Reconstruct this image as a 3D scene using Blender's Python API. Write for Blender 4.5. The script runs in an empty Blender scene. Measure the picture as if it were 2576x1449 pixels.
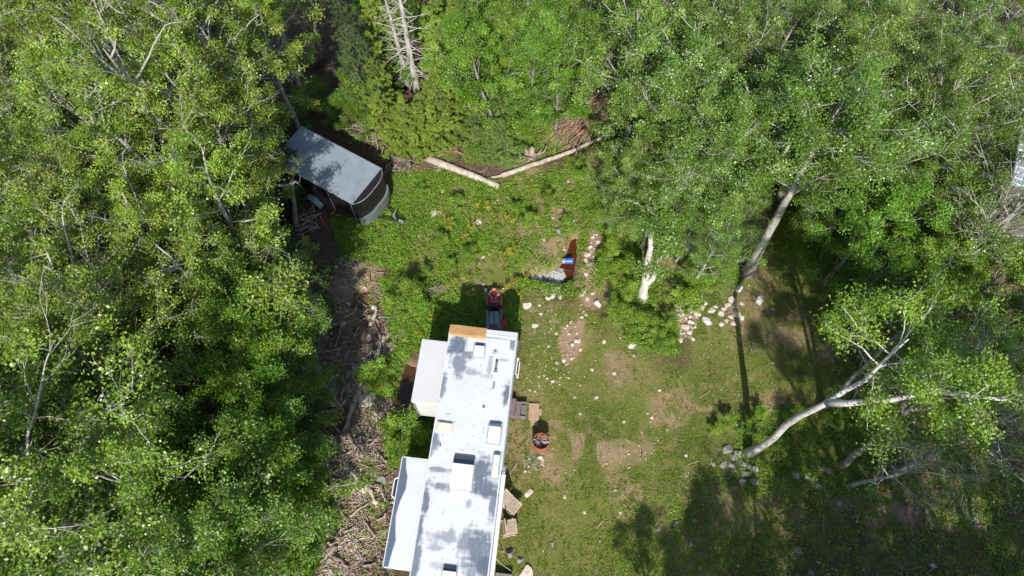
import bpy, bmesh, math, random
import numpy as np
from mathutils import Vector, Matrix

R = math.radians
rng = np.random.default_rng(11)
random.seed(5)
sc = bpy.context.scene
COL = sc.collection

# ------------------------------------------------------------------ camera
H = 26.8
TH = R(25.0)
F = 1769.0            # focal length measured on a 2576 px wide picture
cam_d = bpy.data.cameras.new("camera")
cam_d.sensor_width = 36.0
cam_d.lens = 36.0 * F / 2576.0
cam_d.clip_start = 0.1
cam_d.clip_end = 2000.0
cam = bpy.data.objects.new("camera", cam_d)
cam.location = (0, 0, H)
cam.rotation_euler = (TH, 0, 0)
COL.objects.link(cam)
sc.camera = cam

# ------------------------------------------------------------------ light
SUN_EL = R(45.0)
SUN_DX = 0.03         # shadows fall to +y, a touch to +x
w = bpy.data.worlds.new("World")
sc.world = w
w.use_nodes = True
nt = w.node_tree
sky = nt.nodes.new("ShaderNodeTexSky")
sky.sky_type = 'NISHITA'
sky.sun_disc = False
sky.sun_elevation = SUN_EL
sky.sun_rotation = R(180.0)
bg = nt.nodes["Background"]
nt.links.new(sky.outputs[0], bg.inputs[0])
bg.inputs[1].default_value = 0.14
sd = bpy.data.lights.new("sun", 'SUN')
sd.energy = 5.0
sd.angle = R(0.53)
sd.color = (1.0, 0.955, 0.88)
so = bpy.data.objects.new("sun", sd)
COL.objects.link(so)
dv = Vector((SUN_DX, math.cos(SUN_EL), -math.sin(SUN_EL)))
so.rotation_euler = dv.to_track_quat('-Z', 'Y').to_euler()
so.location = (0, -20, 40)
sc.view_settings.view_transform = 'Standard'
sc.view_settings.look = 'None'
sc.view_settings.exposure = 0.30
sc.view_settings.gamma = 1.0

# ------------------------------------------------------------------ survey
def P(x, y, z=0.0):
    """where a sight line measured on the photograph meets height z"""
    u = (x - 1288) / F
    v = (724.5 - y) / F
    d = (u, v * math.cos(TH) + math.sin(TH), v * math.sin(TH) - math.cos(TH))
    t = (z - H) / d[2]
    return Vector((d[0] * t, d[1] * t, z))

# ------------------------------------------------------------------ tagging
def tag(o, label=None, cat=None, group=None, kind=None):
    if label: o['label'] = label
    if cat: o['category'] = cat
    if group: o['group'] = group
    if kind: o['kind'] = kind
    return o

def empty(name, loc, rz=0.0, label=None, cat=None, group=None, sc_=1.0):
    o = bpy.data.objects.new(name, None)
    o.empty_display_size = 0.3
    o.location = loc
    o.rotation_euler = (0, 0, rz)
    o.scale = (sc_,) * 3 if not isinstance(sc_, tuple) else sc_
    COL.objects.link(o)
    return tag(o, label, cat, group)

def copy_tree(root, loc, rz, s, label=None, cat=None, group=None, name=None):
    r = root.copy()
    if name: r.name = name
    r.location = loc
    r.rotation_euler = (0, 0, rz) if not isinstance(rz, tuple) else rz
    r.scale = (s, s, s) if not isinstance(s, tuple) else s
    COL.objects.link(r)
    for ch in root.children:
        c = ch.copy()
        COL.objects.link(c)
        c.parent = r
        for g in ch.children:
            d = g.copy()
            COL.objects.link(d)
            d.parent = c
    return tag(r, label, cat, group)

# ------------------------------------------------------------------ materials
def new_mat(name):
    m = bpy.data.materials.new(name)
    m.use_nodes = True
    return m, m.node_tree.nodes, m.node_tree.links, m.node_tree.nodes["Principled BSDF"]

def N(nodes, t, **kw):
    n = nodes.new(t)
    for k, v in kw.items():
        setattr(n, k, v)
    return n

def mixc(nodes, links, fac, a, b, mode='MIX'):
    n = nodes.new("ShaderNodeMix")
    n.data_type = 'RGBA'
    n.blend_type = mode
    for s, v in ((n.inputs[0], fac), (n.inputs[6], a), (n.inputs[7], b)):
        if hasattr(v, 'node') or isinstance(v, bpy.types.NodeSocket):
            links.new(v, s)
        elif isinstance(v, (tuple, list)):
            s.default_value = (*v, 1) if len(v) == 3 else v
        else:
            s.default_value = v
    return n.outputs[2]

def noise(nodes, links, scale, detail=4, rough=0.6, coord='Object', vec=None, stretch=None):
    tc = nodes.new("ShaderNodeTexCoord")
    src = vec or tc.outputs[coord]
    if stretch:
        mp = nodes.new("ShaderNodeMapping")
        mp.inputs['Scale'].default_value = stretch
        links.new(src, mp.inputs[0])
        src = mp.outputs[0]
    n = nodes.new("ShaderNodeTexNoise")
    n.inputs['Scale'].default_value = scale
    n.inputs['Detail'].default_value = detail
    n.inputs['Roughness'].default_value = rough
    links.new(src, n.inputs['Vector'])
    return n.outputs[0]

def ramp(nodes, links, src, stops):
    n = nodes.new("ShaderNodeValToRGB")
    el = n.color_ramp.elements
    while len(el) < len(stops):
        el.new(0.5)
    for e, (p, c) in zip(el, stops):
        e.position = p
        e.color = (*c, 1) if isinstance(c, tuple) else (c, c, c, 1)
    links.new(src, n.inputs[0])
    return n.outputs[0]

def simple(name, col, rough=0.6, metal=0.0, var=0.25, scale=6.0, bump=0.0, col2=None, coat=0.0):
    m, n, l, b = new_mat(name)
    nz = noise(n, l, scale, 6)
    c2 = col2 or tuple(c * (1 - var) for c in col)
    f = ramp(n, l, nz, [(0.35, 0.0), (0.68, 1.0)])
    l.new(mixc(n, l, f, col, c2), b.inputs['Base Color'])
    b.inputs['Roughness'].default_value = rough
    b.inputs['Metallic'].default_value = metal
    if coat: b.inputs['Coat Weight'].default_value = coat
    if bump:
        bp = n.new("ShaderNodeBump")
        bp.inputs['Strength'].default_value = bump
        bp.inputs['Distance'].default_value = 0.02
        l.new(noise(n, l, scale * 5, 5), bp.inputs['Height'])
        l.new(bp.outputs[0], b.inputs['Normal'])
    return m

def leaf_mat(name, stops, trans=0.35, rough=0.42, objvar=0.2, spec=0.5, gain=1.3):
    """stops: colour ramp over each leaf's own random tint"""
    stops = [(p_, tuple(min(.8, k_ * gain) for k_ in c_)) for p_, c_ in stops]
    m, n, l, b = new_mat(name)
    at = N(n, "ShaderNodeAttribute", attribute_name="tint")
    c = ramp(n, l, at.outputs['Fac'], stops)
    oi = n.new("ShaderNodeObjectInfo")
    mr = n.new("ShaderNodeMapRange")
    mr.inputs[3].default_value = 1 - objvar
    mr.inputs[4].default_value = 1 + objvar
    l.new(oi.outputs['Random'], mr.inputs[0])
    hs = n.new("ShaderNodeHueSaturation")
    l.new(c, hs.inputs['Color'])
    l.new(mr.outputs[0], hs.inputs['Value'])
    mr2 = n.new("ShaderNodeMapRange")
    mr2.inputs[3].default_value = 0.488
    mr2.inputs[4].default_value = 0.512
    mth = N(n, "ShaderNodeMath", operation='FRACT')
    mm = N(n, "ShaderNodeMath", operation='MULTIPLY')
    mm.inputs[1].default_value = 7.31
    l.new(oi.outputs['Random'], mm.inputs[0]); l.new(mm.outputs[0], mth.inputs[0])
    l.new(mth.outputs[0], mr2.inputs[0]); l.new(mr2.outputs[0], hs.inputs['Hue'])
    l.new(hs.outputs[0], b.inputs['Base Color'])
    b.inputs['Roughness'].default_value = rough
    b.inputs['Specular IOR Level'].default_value = spec
    tr = n.new("ShaderNodeBsdfTranslucent")
    tcol = mixc(n, l, 1.0, hs.outputs[0], (1.35, 1.25, 0.55), 'MULTIPLY')
    l.new(tcol, tr.inputs[0])
    mx = n.new("ShaderNodeMixShader")
    mx.inputs[0].default_value = trans
    l.new(b.outputs[0], mx.inputs[1]); l.new(tr.outputs[0], mx.inputs[2])
    l.new(mx.outputs[0], n["Material Output"].inputs[0])
    return m

def bark_mat(name, c1, c2, spots=0.0, scale=5.0):
    m, n, l, b = new_mat(name)
    nz = noise(n, l, scale, 6, 0.65, stretch=(1, 1, 0.45))
    col = mixc(n, l, ramp(n, l, nz, [(0.38, 0.0), (0.62, 1.0)]), c1, c2)
    if spots:
        n2 = noise(n, l, 9, 3, 0.5, stretch=(0.5, 0.5, 2.2))
        col = mixc(n, l, ramp(n, l, n2, [(0.58, 0.0), (0.66, spots)]), col, (0.05, 0.045, 0.04))
    l.new(col, b.inputs['Base Color'])
    b.inputs['Roughness'].default_value = 0.85
    bp = n.new("ShaderNodeBump"); bp.inputs['Strength'].default_value = 0.5; bp.inputs['Distance'].default_value = 0.02
    l.new(noise(n, l, 25, 5), bp.inputs['Height']); l.new(bp.outputs[0], b.inputs['Normal'])
    return m

M = {}
M['leaf_yellow'] = leaf_mat("yellow_green_leaves", [(0.0, (0.070, 0.12, 0.012)), (0.5, (0.148, 0.225, 0.020)), (0.9, (0.24, 0.315, 0.035)), (0.975, (0.31, 0.34, 0.09)), (1.0, (0.38, 0.17, 0.03))], 0.34, 0.4, gain=1.36)
M['leaf_pale'] = leaf_mat("leaves_with_pale_undersides", [(0.0, (0.055, 0.11, 0.012)), (0.5, (0.115, 0.195, 0.018)), (0.90, (0.19, 0.285, 0.03)), (0.925, (0.46, 0.49, 0.33)), (1.0, (0.58, 0.60, 0.46))], 0.3, 0.4, gain=1.3)
M['leaf_green'] = leaf_mat("bright_green_leaves", [(0.0, (0.045, 0.10, 0.008)), (0.6, (0.105, 0.20, 0.016)), (1.0, (0.20, 0.30, 0.03))], 0.36, 0.42, gain=1.42)
M['leaf_poplar'] = leaf_mat("small_glossy_leaves", [(0.0, (0.055, 0.11, 0.012)), (0.6, (0.115, 0.195, 0.020)), (0.93, (0.19, 0.27, 0.045)), (1.0, (0.33, 0.37, 0.18))], 0.32, 0.36, spec=0.6, gain=1.35)
M['needle_dark'] = leaf_mat("dark_needles", [(0.0, (0.020, 0.045, 0.010)), (0.7, (0.045, 0.085, 0.018)), (1.0, (0.09, 0.14, 0.03))], 0.12, 0.6)
M['needle_yellow'] = leaf_mat("yellow_green_needles", [(0.0, (0.08, 0.12, 0.012)), (0.6, (0.145, 0.215, 0.022)), (0.97, (0.22, 0.285, 0.035)), (1.0, (0.35, 0.16, 0.04))], 0.3, 0.6, gain=1.55)
M['needle_grey'] = leaf_mat("grey_green_needles", [(0.0, (0.06, 0.10, 0.02)), (0.6, (0.115, 0.185, 0.035)), (1.0, (0.17, 0.24, 0.05))], 0.25, 0.6, gain=1.35)
M['weed'] = leaf_mat("weed_leaves", [(0.0, (0.055, 0.12, 0.009)), (0.5, (0.12, 0.21, 0.016)), (0.9, (0.20, 0.29, 0.025)), (1.0, (0.33, 0.33, 0.06))], 0.33, 0.5, gain=1.5)
M['lawn'] = leaf_mat("lawn_blades", [(0.0, (0.075, 0.125, 0.015)), (0.4, (0.15, 0.20, 0.025)), (0.7, (0.26, 0.265, 0.06)), (1.0, (0.42, 0.34, 0.18))], 0.3, 0.6, gain=1.25)
M['flower'] = leaf_mat("yellow_flowers", [(0.0, (0.38, 0.30, 0.015)), (1.0, (0.62, 0.47, 0.02))], 0.2, 0.7, gain=1.0)
M['bark_grey'] = bark_mat("grey_bark", (0.30, 0.28, 0.25), (0.16, 0.145, 0.13))
M['bark_pale'] = bark_mat("pale_limb_bark", (0.44, 0.42, 0.37), (0.27, 0.26, 0.22), 0.5)
M['bark_birch'] = bark_mat("white_birch_bark", (0.62, 0.59, 0.54), (0.42, 0.40, 0.36), 0.9)
M['bark_lit'] = bark_mat("pale_bark_shade_streaks", (0.46, 0.43, 0.38), (0.26, 0.245, 0.22), .6)  # pale birch-like bark; dark marks also paint shade streaks on the trunk
M['bark_dark'] = bark_mat("dark_bark", (0.12, 0.10, 0.085), (0.06, 0.05, 0.042))
M['dead_wood'] = bark_mat("weathered_dead_wood", (0.38, 0.31, 0.26), (0.17, 0.13, 0.105), .5)
M['dead_pale'] = bark_mat("bleached_grey_wood", (0.50, 0.47, 0.43), (0.30, 0.28, 0.25))
M['log_wood'] = bark_mat("stripped_log_wood", (0.50, 0.44, 0.37), (0.33, 0.27, 0.22))
M['red_log'] = bark_mat("reddish_log_wood", (0.36, 0.23, 0.17), (0.22, 0.13, 0.09))
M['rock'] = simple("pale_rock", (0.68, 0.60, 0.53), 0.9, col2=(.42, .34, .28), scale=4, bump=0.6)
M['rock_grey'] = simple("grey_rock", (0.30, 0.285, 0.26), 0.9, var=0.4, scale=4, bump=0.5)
M['rock_white'] = simple("white_rock", (0.72, 0.70, 0.67), 0.85, scale=3, bump=0.4, col2=(0.3, 0.3, 0.31))

# ------------------------------------------------------------------ mesh helpers
def mesh_np(name, verts, quads, mat, tint=None, smooth=False, tris=None):
    me = bpy.data.meshes.new(name)
    verts = np.asarray(verts, dtype=np.float32)
    nq = 0 if quads is None else len(quads)
    ntz = 0 if tris is None else len(tris)
    me.vertices.add(len(verts))
    me.vertices.foreach_set("co", verts.ravel())
    idx = []
    if nq: idx.append(np.asarray(quads, dtype=np.int32).ravel())
    if ntz: idx.append(np.asarray(tris, dtype=np.int32).ravel())
    idx = np.concatenate(idx)
    me.loops.add(len(idx))
    me.loops.foreach_set("vertex_index", idx)
    me.polygons.add(nq + ntz)
    ls = np.concatenate([np.arange(nq) * 4, nq * 4 + np.arange(ntz) * 3]).astype(np.int32)
    me.polygons.foreach_set("loop_start", ls)
    if smooth:
        me.polygons.foreach_set("use_smooth", np.ones(nq + ntz, dtype=bool))
    me.update(calc_edges=True)
    if tint is not None:
        a = me.attributes.new("tint", 'FLOAT', 'FACE')
        a.data.foreach_set("value", np.asarray(tint, dtype=np.float32))
    if mat: me.materials.append(mat)
    return me

def link(name, me, parent=None, label=None, cat=None, group=None, kind=None, loc=None):
    o = bpy.data.objects.new(name, me)
    COL.objects.link(o)
    if parent is not None: o.parent = parent
    if loc is not None: o.location = loc
    return tag(o, label, cat, group, kind)

class Tubes:
    def __init__(s): s.v = []; s.q = []; s.n = 0
    def add(s, pts, rad, sides=6, squash=None):
        pts = np.asarray(pts, float); rad = np.asarray(rad, float)
        k = len(pts)
        t = np.gradient(pts, axis=0)
        t /= np.linalg.norm(t, axis=1)[:, None] + 1e-9
        up = np.array([0, 0, 1.0]) if abs(t[0][2]) < 0.9 else np.array([1.0, 0, 0])
        a = np.cross(t, up); a /= np.linalg.norm(a, axis=1)[:, None] + 1e-9
        b = np.cross(t, a)
        an = np.linspace(0, 2 * np.pi, sides, endpoint=False)
        ring = pts[:, None, :] + rad[:, None, None] * (np.cos(an)[None, :, None] * a[:, None, :] + np.sin(an)[None, :, None] * b[:, None, :])
        base = s.n
        s.v.append(ring.reshape(-1, 3)); s.n += k * sides
        i = np.arange(k - 1)[:, None] * sides; j = np.arange(sides)[None, :]; j2 = (j + 1) % sides
        q = np.stack([i + j, i + j2, i + sides + j2, i + sides + j], axis=-1).reshape(-1, 4) + base
        s.q.append(q)
        # caps (fans of degenerate-free quads around a centre vertex)
        for e, c in ((0, pts[0]), (k - 1, pts[-1])):
            s.v.append(c[None, :]); ci = s.n; s.n += 1
            o = base + e * sides
            for m_ in range(0, sides, 2):
                f = [ci, o + m_, o + (m_ + 1) % sides, o + (m_ + 2) % sides]
                s.q.append(np.array([f if e else f[::-1]]))
    def mesh(s, name, mat): return mesh_np(name, np.concatenate(s.v), np.concatenate(s.q), mat, smooth=True)

def leaves(cent, L, Wr=0.7, tilt=0.6, r=None, down=0.0, bias=None):
    """one folded four-sided blade per centre"""
    r = r or rng
    n = len(cent)
    nr = r.normal(0, tilt, (n, 3))
    if bias is not None: nr = nr * .7 + bias
    nr[:, 2] = 1.0
    nr /= np.linalg.norm(nr, axis=1)[:, None]
    az = r.uniform(0, 2 * np.pi, n)
    d = np.stack([np.cos(az), np.sin(az), np.full(n, -down)], 1)
    d -= (d * nr).sum(1)[:, None] * nr
    d /= np.linalg.norm(d, axis=1)[:, None]
    s = np.cross(nr, d)
    Lr = (L * r.uniform(0.65, 1.25, n))[:, None]
    Wd = Lr * Wr
    v = np.stack([cent - d * Lr * .5, cent + s * Wd * .5 + nr * Wd * .14 - d * Lr * .05, cent + d * Lr * .5 - nr * Lr * .08, cent - s * Wd * .5 + nr * Wd * .14 - d * Lr * .05], 1)
    q = np.arange(n * 4).reshape(n, 4)
    return v.reshape(-1, 3), q

def wander(p0, d0, length, k, wob, curve, r):
    pts = [np.array(p0, float)]
    d = np.array(d0, float); d /= np.linalg.norm(d)
    for i in range(k - 1):
        d = d + r.normal(0, wob, 3) + np.array([0, 0, curve])
        d /= np.linalg.norm(d)
        pts.append(pts[-1] + d * length / (k - 1))
    return np.array(pts)

# ------------------------------------------------------------------ trees
def grow(seed, Ht=11, Rc=2.6, c0=0.42, limbs=16, nl=16000, leaf=0.09, r0=0.15, spread=0.16, up=0.55, trunk=None, bare=0.0, clump=0.8, twigs=True, Wr=0.7, tilt=0.6, bushy=False):
    r = np.random.default_rng(seed)
    T = Tubes()
    if trunk is None:
        tp = wander((0, 0, 0), (r.normal(0, .05), r.normal(0, .05), 1), Ht, 12, 0.06, 0.03, r)
    else:
        tp = np.array(trunk, float)
    k = len(tp)
    fr = np.linspace(0, 1, k)
    tr = r0 * (1 - fr) ** 0.8 + 0.015
    tr[0] *= 1.5; tr[1] *= 1.04
    T.add(tp, tr, 9)
    seg = np.concatenate([[0], np.cumsum(np.linalg.norm(np.diff(tp, axis=0), axis=1))]); seg /= seg[-1]
    anchors = []
    az = r.uniform(0, 6.28)
    for i in range(limbs):
        f = c0 + (0.97 - c0) * (i + r.uniform(0, .8)) / limbs
        p = np.array([np.interp(f, seg, tp[:, j]) for j in range(3)])
        az += 2.4 + r.normal(0, .35)
        g = (f - c0) / (1 - c0)
        prof = (math.sin(math.pi * min(1, 0.18 + g * 0.80)) ** 0.6)
        ln = Rc * prof * r.uniform(0.75, 1.2) * (1.0 if bushy else 1.12)
        el = up * (0.5 + 0.9 * g)
        d = np.array([math.cos(az), math.sin(az), math.tan(el * 1.2)])
        lp = wander(p, d, ln * 1.15, 7, 0.13, 0.03, r)
        lr = np.linspace(r0 * (0.42 if trunk is None else .22) * (1 - 0.6 * g), 0.012 if trunk is None else .008, 7)
        T.add(lp, lr, 6)
        anchors.append((lp[-1], 0.7))
        ns = max(3, int(ln * 2.6))
        for s_ in range(ns):
            ff = r.uniform(0.22, 1.0)
            q = np.array([np.interp(ff, np.linspace(0, 1, 7), lp[:, j]) for j in range(3)])
            base_d = lp[-1] - lp[0]; base_d /= np.linalg.norm(base_d)
            dd = base_d + r.normal(0, 0.62, 3); dd[2] = abs(dd[2]) * 0.8
            sl = ln * r.uniform(0.25, 0.5)
            sp = wander(q, dd, sl, 5, 0.2, 0.03, r)
            T.add(sp, np.linspace(0.018, 0.006, 5), 4)
            isbare = r.uniform() < bare
            if not isbare:
                for a in (0.45, 0.7, 1.0):
                    anchors.append((np.array([np.interp(a, np.linspace(0, 1, 5), sp[:, j]) for j in range(3)]), 1.0))
            if twigs:
                for t_ in range(3):
                    a = r.uniform(0.3, 1)
                    q2 = np.array([np.interp(a, np.linspace(0, 1, 5), sp[:, j]) for j in range(3)])
                    d2 = (sp[-1] - sp[0]); d2 = d2 / np.linalg.norm(d2) + r.normal(0, .6, 3)
                    wp = wander(q2, d2, sl * .55, 4, 0.25, 0.0, r)
                    T.add(wp, np.linspace(0.009, 0.004, 4), 4)
                    if not isbare:
                        anchors.append((wp[-1], 1.0)); anchors.append((wp[2], .7))
    A = np.array([a[0] for a in anchors]); Wt = np.array([a[1] for a in anchors])
    # uneven density: some sprays thick, some thin
    Wt = Wt * r.gamma(1.0 / max(clump, .05), 1, len(Wt))
    pick = r.choice(len(A), nl, p=Wt / Wt.sum())
    off = r.normal(0, spread, (nl, 3)); off[:, 2] *= 0.55
    c = A[pick] + off
    bs = r.normal(0, .5, (len(A), 3))
    v, q = leaves(c, leaf, Wr, tilt, r, 0.25, bs[pick])
    base_t = r.uniform(0, 1, len(A))
    tint = np.clip(0.45 * base_t[pick] + 0.62 * r.uniform(0, 1, nl) - 0.03, 0, 1)
    return T, (v, q, tint)

def conifer(seed, Ht=8, Rc=1.6, nl=16000, r0=0.11, droop=-0.12, whorl=0.28, c0=0.08, bare=False, needle=0.085):
    r = np.random.default_rng(seed)
    T = Tubes()
    tp = wander((0, 0, 0), (r.normal(0, .02), r.normal(0, .02), 1), Ht, 12, 0.02, 0.02, r)
    fr = np.linspace(0, 1, 12)
    T.add(tp, r0 * (1 - fr) + 0.012, 8)
    C = []
    z = Ht * c0
    while z < Ht * 0.985:
        f = z / Ht
        p = np.array([np.interp(f, fr, tp[:, j]) for j in range(3)])
        g = (f - c0) / (1 - c0)
        Lb = Rc * (1 - g) ** 0.75 * (0.35 + 0.65 * min(1, g * 5 + .3)) + 0.08
        nb = r.integers(4, 7)
        a0 = r.uniform(0, 6.28)
        for b in range(nb):
            a = a0 + b * 6.283 / nb + r.normal(0, .2)
            L = Lb * r.uniform(.45, 1.25)
            d = np.array([math.cos(a), math.sin(a), 0.25 * g + droop * (1 - g) + r.normal(0, .08)])
            bp = wander(p, d, L, 6, 0.06, 0.015, r)
            T.add(bp, np.linspace(0.022 if not bare else .03, 0.005, 6), 4)
            m = max(2, int(L * (3 if bare else 6)))
            for s_ in range(m):
                ff = r.uniform(.15, 1)
                q = np.array([np.interp(ff, np.linspace(0, 1, 6), bp[:, j]) for j in range(3)])
                side = np.array([-d[1], d[0], 0]) * r.choice([-1, 1])
                dd = d * .8 + side * .8 + r.normal(0, .15, 3)
                sl = L * (1.15 - ff) * .5 + .06
                sp = wander(q, dd, sl, 4, 0.1, 0, r)
                if bare or L > .7: T.add(sp, np.linspace(.008, .003, 4), 4)
                kk = max(3, int(sl * 22))
                tt = r.uniform(0, 1, kk)
                C.append(np.stack([np.interp(tt, np.linspace(0, 1, 4), sp[:, j]) for j in range(3)], 1))
        z += whorl * r.uniform(.7, 1.2)
    if bare: return T, None
    C = np.concatenate(C)
    pick = r.integers(0, len(C), nl)
    c = C[pick] + r.normal(0, .035, (nl, 3))
    v, q = leaves(c, needle, 0.36, 0.45, r)
    tint = np.clip(0.5 * ((pick * 0.6180339) % 1.0) * 0 + 0.5 * np.sin(pick / 97.0) ** 2 + .5 * r.uniform(0, 1, nl), 0, 1)
    return T, (v, q, tint)

PROTO = {}
def proto(key, gen, bark, leafm):
    T, Lf = gen
    PROTO[key] = (T.mesh("trunk_mesh", M[bark]), mesh_np("crown_mesh", Lf[0], Lf[1], M[leafm], Lf[2]) if Lf else None)

def tree_obj(key, name, loc, rz, s, label, cat, group=None, meshes=None):
    tm, cm = meshes or PROTO[key]
    root = empty(name, loc, rz, label, cat, group, s)
    link("trunk", tm, root)
    if cm: link("crown", cm, root)
    return root

for i in range(3): proto(f"yel{i}", grow(20 + i, 11.5, 2.8, .36, 19, 19000, .083, .24, .14, .6, bare=.32, clump=1.5), 'bark_pale', 'leaf_yellow')
for i in range(3): proto(f"yes{i}", grow(25 + i, 9.5, 1.7, .34, 16, 10500, .08, .15, .13, .6, bare=.25, clump=1.4), 'bark_pale', 'leaf_yellow')
for i in range(3): proto(f"pal{i}", grow(30 + i, 12.5, 2.7, .40, 18, 21000, .095, .17, .15, .6, bare=.14, clump=1.3), 'bark_pale', 'leaf_pale')
for i in range(3): proto(f"grn{i}", grow(40 + i, 6.5, 1.9, .12, 18, 20000, .075, .08, .12, .7, clump=1.2, bushy=True), 'bark_grey', 'leaf_green')
for i in range(4): proto(f"pop{i}", grow(50 + i, 9.0, 2.3, .24, 20, 25000, .068, .13, .13, .7, bare=.12, clump=1.5), 'bark_pale', 'leaf_poplar')
for i in range(2): proto(f"spr{i}", conifer(60 + i, 8.0, 1.9, 34000, needle=.10), 'bark_dark', 'needle_dark')
for i in range(3): proto(f"tam{i}", conifer(70 + i, 5.6, 1.9, 38000, droop=.10, needle=.085, whorl=.42, c0=.12), 'bark_dark', 'needle_yellow')
for i in range(2): proto(f"fir{i}", conifer(80 + i, 3.0, 1.15, 16000, r0=.05, whorl=.2, needle=.075), 'bark_dark', 'needle_grey')
proto("dead0", conifer(90, 9.5, 1.5, r0=.17, whorl=.5, bare=True, c0=.15), 'dead_pale', 'needle_grey')
for i in range(3): proto(f"bsh{i}", grow(100 + i, 1.5, .85, .05, 14, 4200, .07, .02, .10, .8, clump=.7, bushy=True, twigs=False), 'bark_grey', 'weed')
proto("tall0", grow(150, 16.5, 2.1, .58, 15, 11000, .08, .17, .16, .6, clump=1.4), 'bark_grey', 'leaf_poplar')
proto("thin0", grow(140, 8.5, 1.9, .5, 12, 6500, .07, .09, .13, .6, bare=.3, clump=1.5), 'bark_grey', 'leaf_green')
for i in range(2): proto(f"und{i}", grow(110 + i, 2.6, 1.5, .05, 16, 9000, .08, .03, .16, .7, clump=.9, bushy=True, twigs=False), 'bark_grey', 'leaf_green')
proto("bar0", grow(120, 9.5, 2.3, .35, 16, 1600, .075, .12, .14, .6, bare=.6, clump=2.0), 'bark_pale', 'leaf_poplar')
proto("bar1", grow(121, 8.0, 2.2, .25, 15, 3600, .08, .09, .16, .5, bare=.45, clump=1.8), 'bark_pale', 'leaf_yellow')

UNITS = "first second third fourth fifth sixth seventh eighth ninth tenth eleventh twelfth thirteenth fourteenth fifteenth sixteenth seventeenth eighteenth nineteenth twentieth".split()
UNITS += ["twenty-" + u for u in UNITS[:9]] + ["thirtieth"] + ["thirty-" + u for u in UNITS[:9]]
def ordinal(objs, tmpl, rows=0, by='x'):
    """objs: (x, y, object); tmpl has {n} and, with rows, {r}"""
    rws = [objs]
    if rows:
        rws = []; last = None
        for it in sorted(objs, key=lambda t: t[1]):
            if last is None or it[1] - last > rows: rws.append([])
            rws[-1].append(it); last = it[1]
    for ri, rw in enumerate(rws):
        rw.sort(key=lambda t: t[0] if by == 'x' else t[1])
        for k, it in enumerate(rw):
            it[2]['label'] = tmpl.format(n=UNITS[k], r=UNITS[ri])
def plant_list(items, name, label, cat, group, var=.12, zc_key=None, tmpl=None, rows=60):
    made = []
    for (key, x, y, zc, s) in items:
        p = P(x, y, zc)
        n = len([k for k in PROTO if k.startswith(key)])
        kk = key + str(random.randrange(n))
        sc_ = s * random.uniform(1 - var, 1 + var)
        made.append((x, y, tree_obj(kk, name, (p.x, p.y, -0.05), random.uniform(0, 6.28), sc_, label, cat, group)))
    if tmpl: ordinal(made, tmpl, rows)

# ================================================================== GROUND
def poly(pts): return np.array([[*P(x, y, 0)[:2]] for x, y in pts])
def inside(px, py, pg):
    res = np.zeros(len(px), bool)
    n = len(pg)
    j = n - 1
    for i in range(n):
        xi, yi = pg[i]; xj, yj = pg[j]
        c = ((yi > py) != (yj > py)) & (px < (xj - xi) * (py - yi) / (yj - yi + 1e-12) + xi)
        res ^= c
        j = i
    return res
def sdist(px, py, pg):
    """signed distance, positive inside"""
    best = np.full(len(px), 1e9)
    n = len(pg)
    for i in range(n):
        a = pg[i]; b = pg[(i + 1) % n]
        ab = b - a
        t = np.clip(((px - a[0]) * ab[0] + (py - a[1]) * ab[1]) / (ab @ ab), 0, 1)
        d = np.hypot(px - a[0] - t * ab[0], py - a[1] - t * ab[1])
        best = np.minimum(best, d)
    return np.where(inside(px, py, pg), best, -best)
def vnoise(x, y, s, seed=0):
    r = np.random.default_rng(seed)
    g = r.uniform(0, 1, (256, 256))
    x = x / s + 100.3; y = y / s + 57.7
    xi = np.floor(x).astype(int); yi = np.floor(y).astype(int)
    fx = x - xi; fy = y - yi
    fx = fx * fx * (3 - 2 * fx); fy = fy * fy * (3 - 2 * fy)
    a = g[xi % 256, yi % 256]; b = g[(xi + 1) % 256, yi % 256]; c = g[xi % 256, (yi + 1) % 256]; d = g[(xi + 1) % 256, (yi + 1) % 256]
    return (a * (1 - fx) + b * fx) * (1 - fy) + (c * (1 - fx) + d * fx) * fy
def fbm(x, y, s, seed=0, o=4):
    v = 0; a = .5; t = 0
    for i in range(o):
        v = v + a * vnoise(x, y, s / 2 ** i, seed + i); t += a; a *= .55
    return v / t

DITCH = poly([(1438, 588), (1455, 590), (1456, 640), (1444, 700), (1405, 712), (1340, 706), (1300, 696), (1308, 676), (1350, 684), (1400, 672), (1420, 640), (1430, 605)])
PUD1 = poly([(1015, 905), (1050, 915), (1040, 1035), (985, 1035), (995, 980)])
PUD2 = poly([(880, 725), (930, 730), (925, 775), (875, 775)])
LAWN = poly([(1310, 745), (1480, 760), (1560, 850), (1700, 900), (1730, 760), (1860, 720), (1900, 560), (2080, 560), (2130, 900), (2200, 1000), (2576, 1200), (2576, 1470), (1200, 1470), (1290, 980)])
WEED = poly([(985, 430), (1130, 435), (1270, 465), (1300, 440), (1420, 400), (1510, 352), (1700, 380), (1860, 560), (1860, 720), (1720, 740), (1700, 900), (1560, 860), (1500, 760), (1320, 740), (1100, 760), (1060, 900), (985, 800), (990, 640)])
DEBRIS = poly([(850, 640), (960, 660), (990, 760), (1020, 860), (970, 980), (1010, 1060), (990, 1200), (1000, 1470), (735, 1470), (785, 1250), (785, 1000), (805, 800)])
SLASH = poly([(830, 250), (1000, 300), (1200, 350), (1340, 400), (1430, 230), (1520, 330), (1500, 400), (1300, 440), (1080, 430), (980, 430), (900, 350)])
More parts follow.
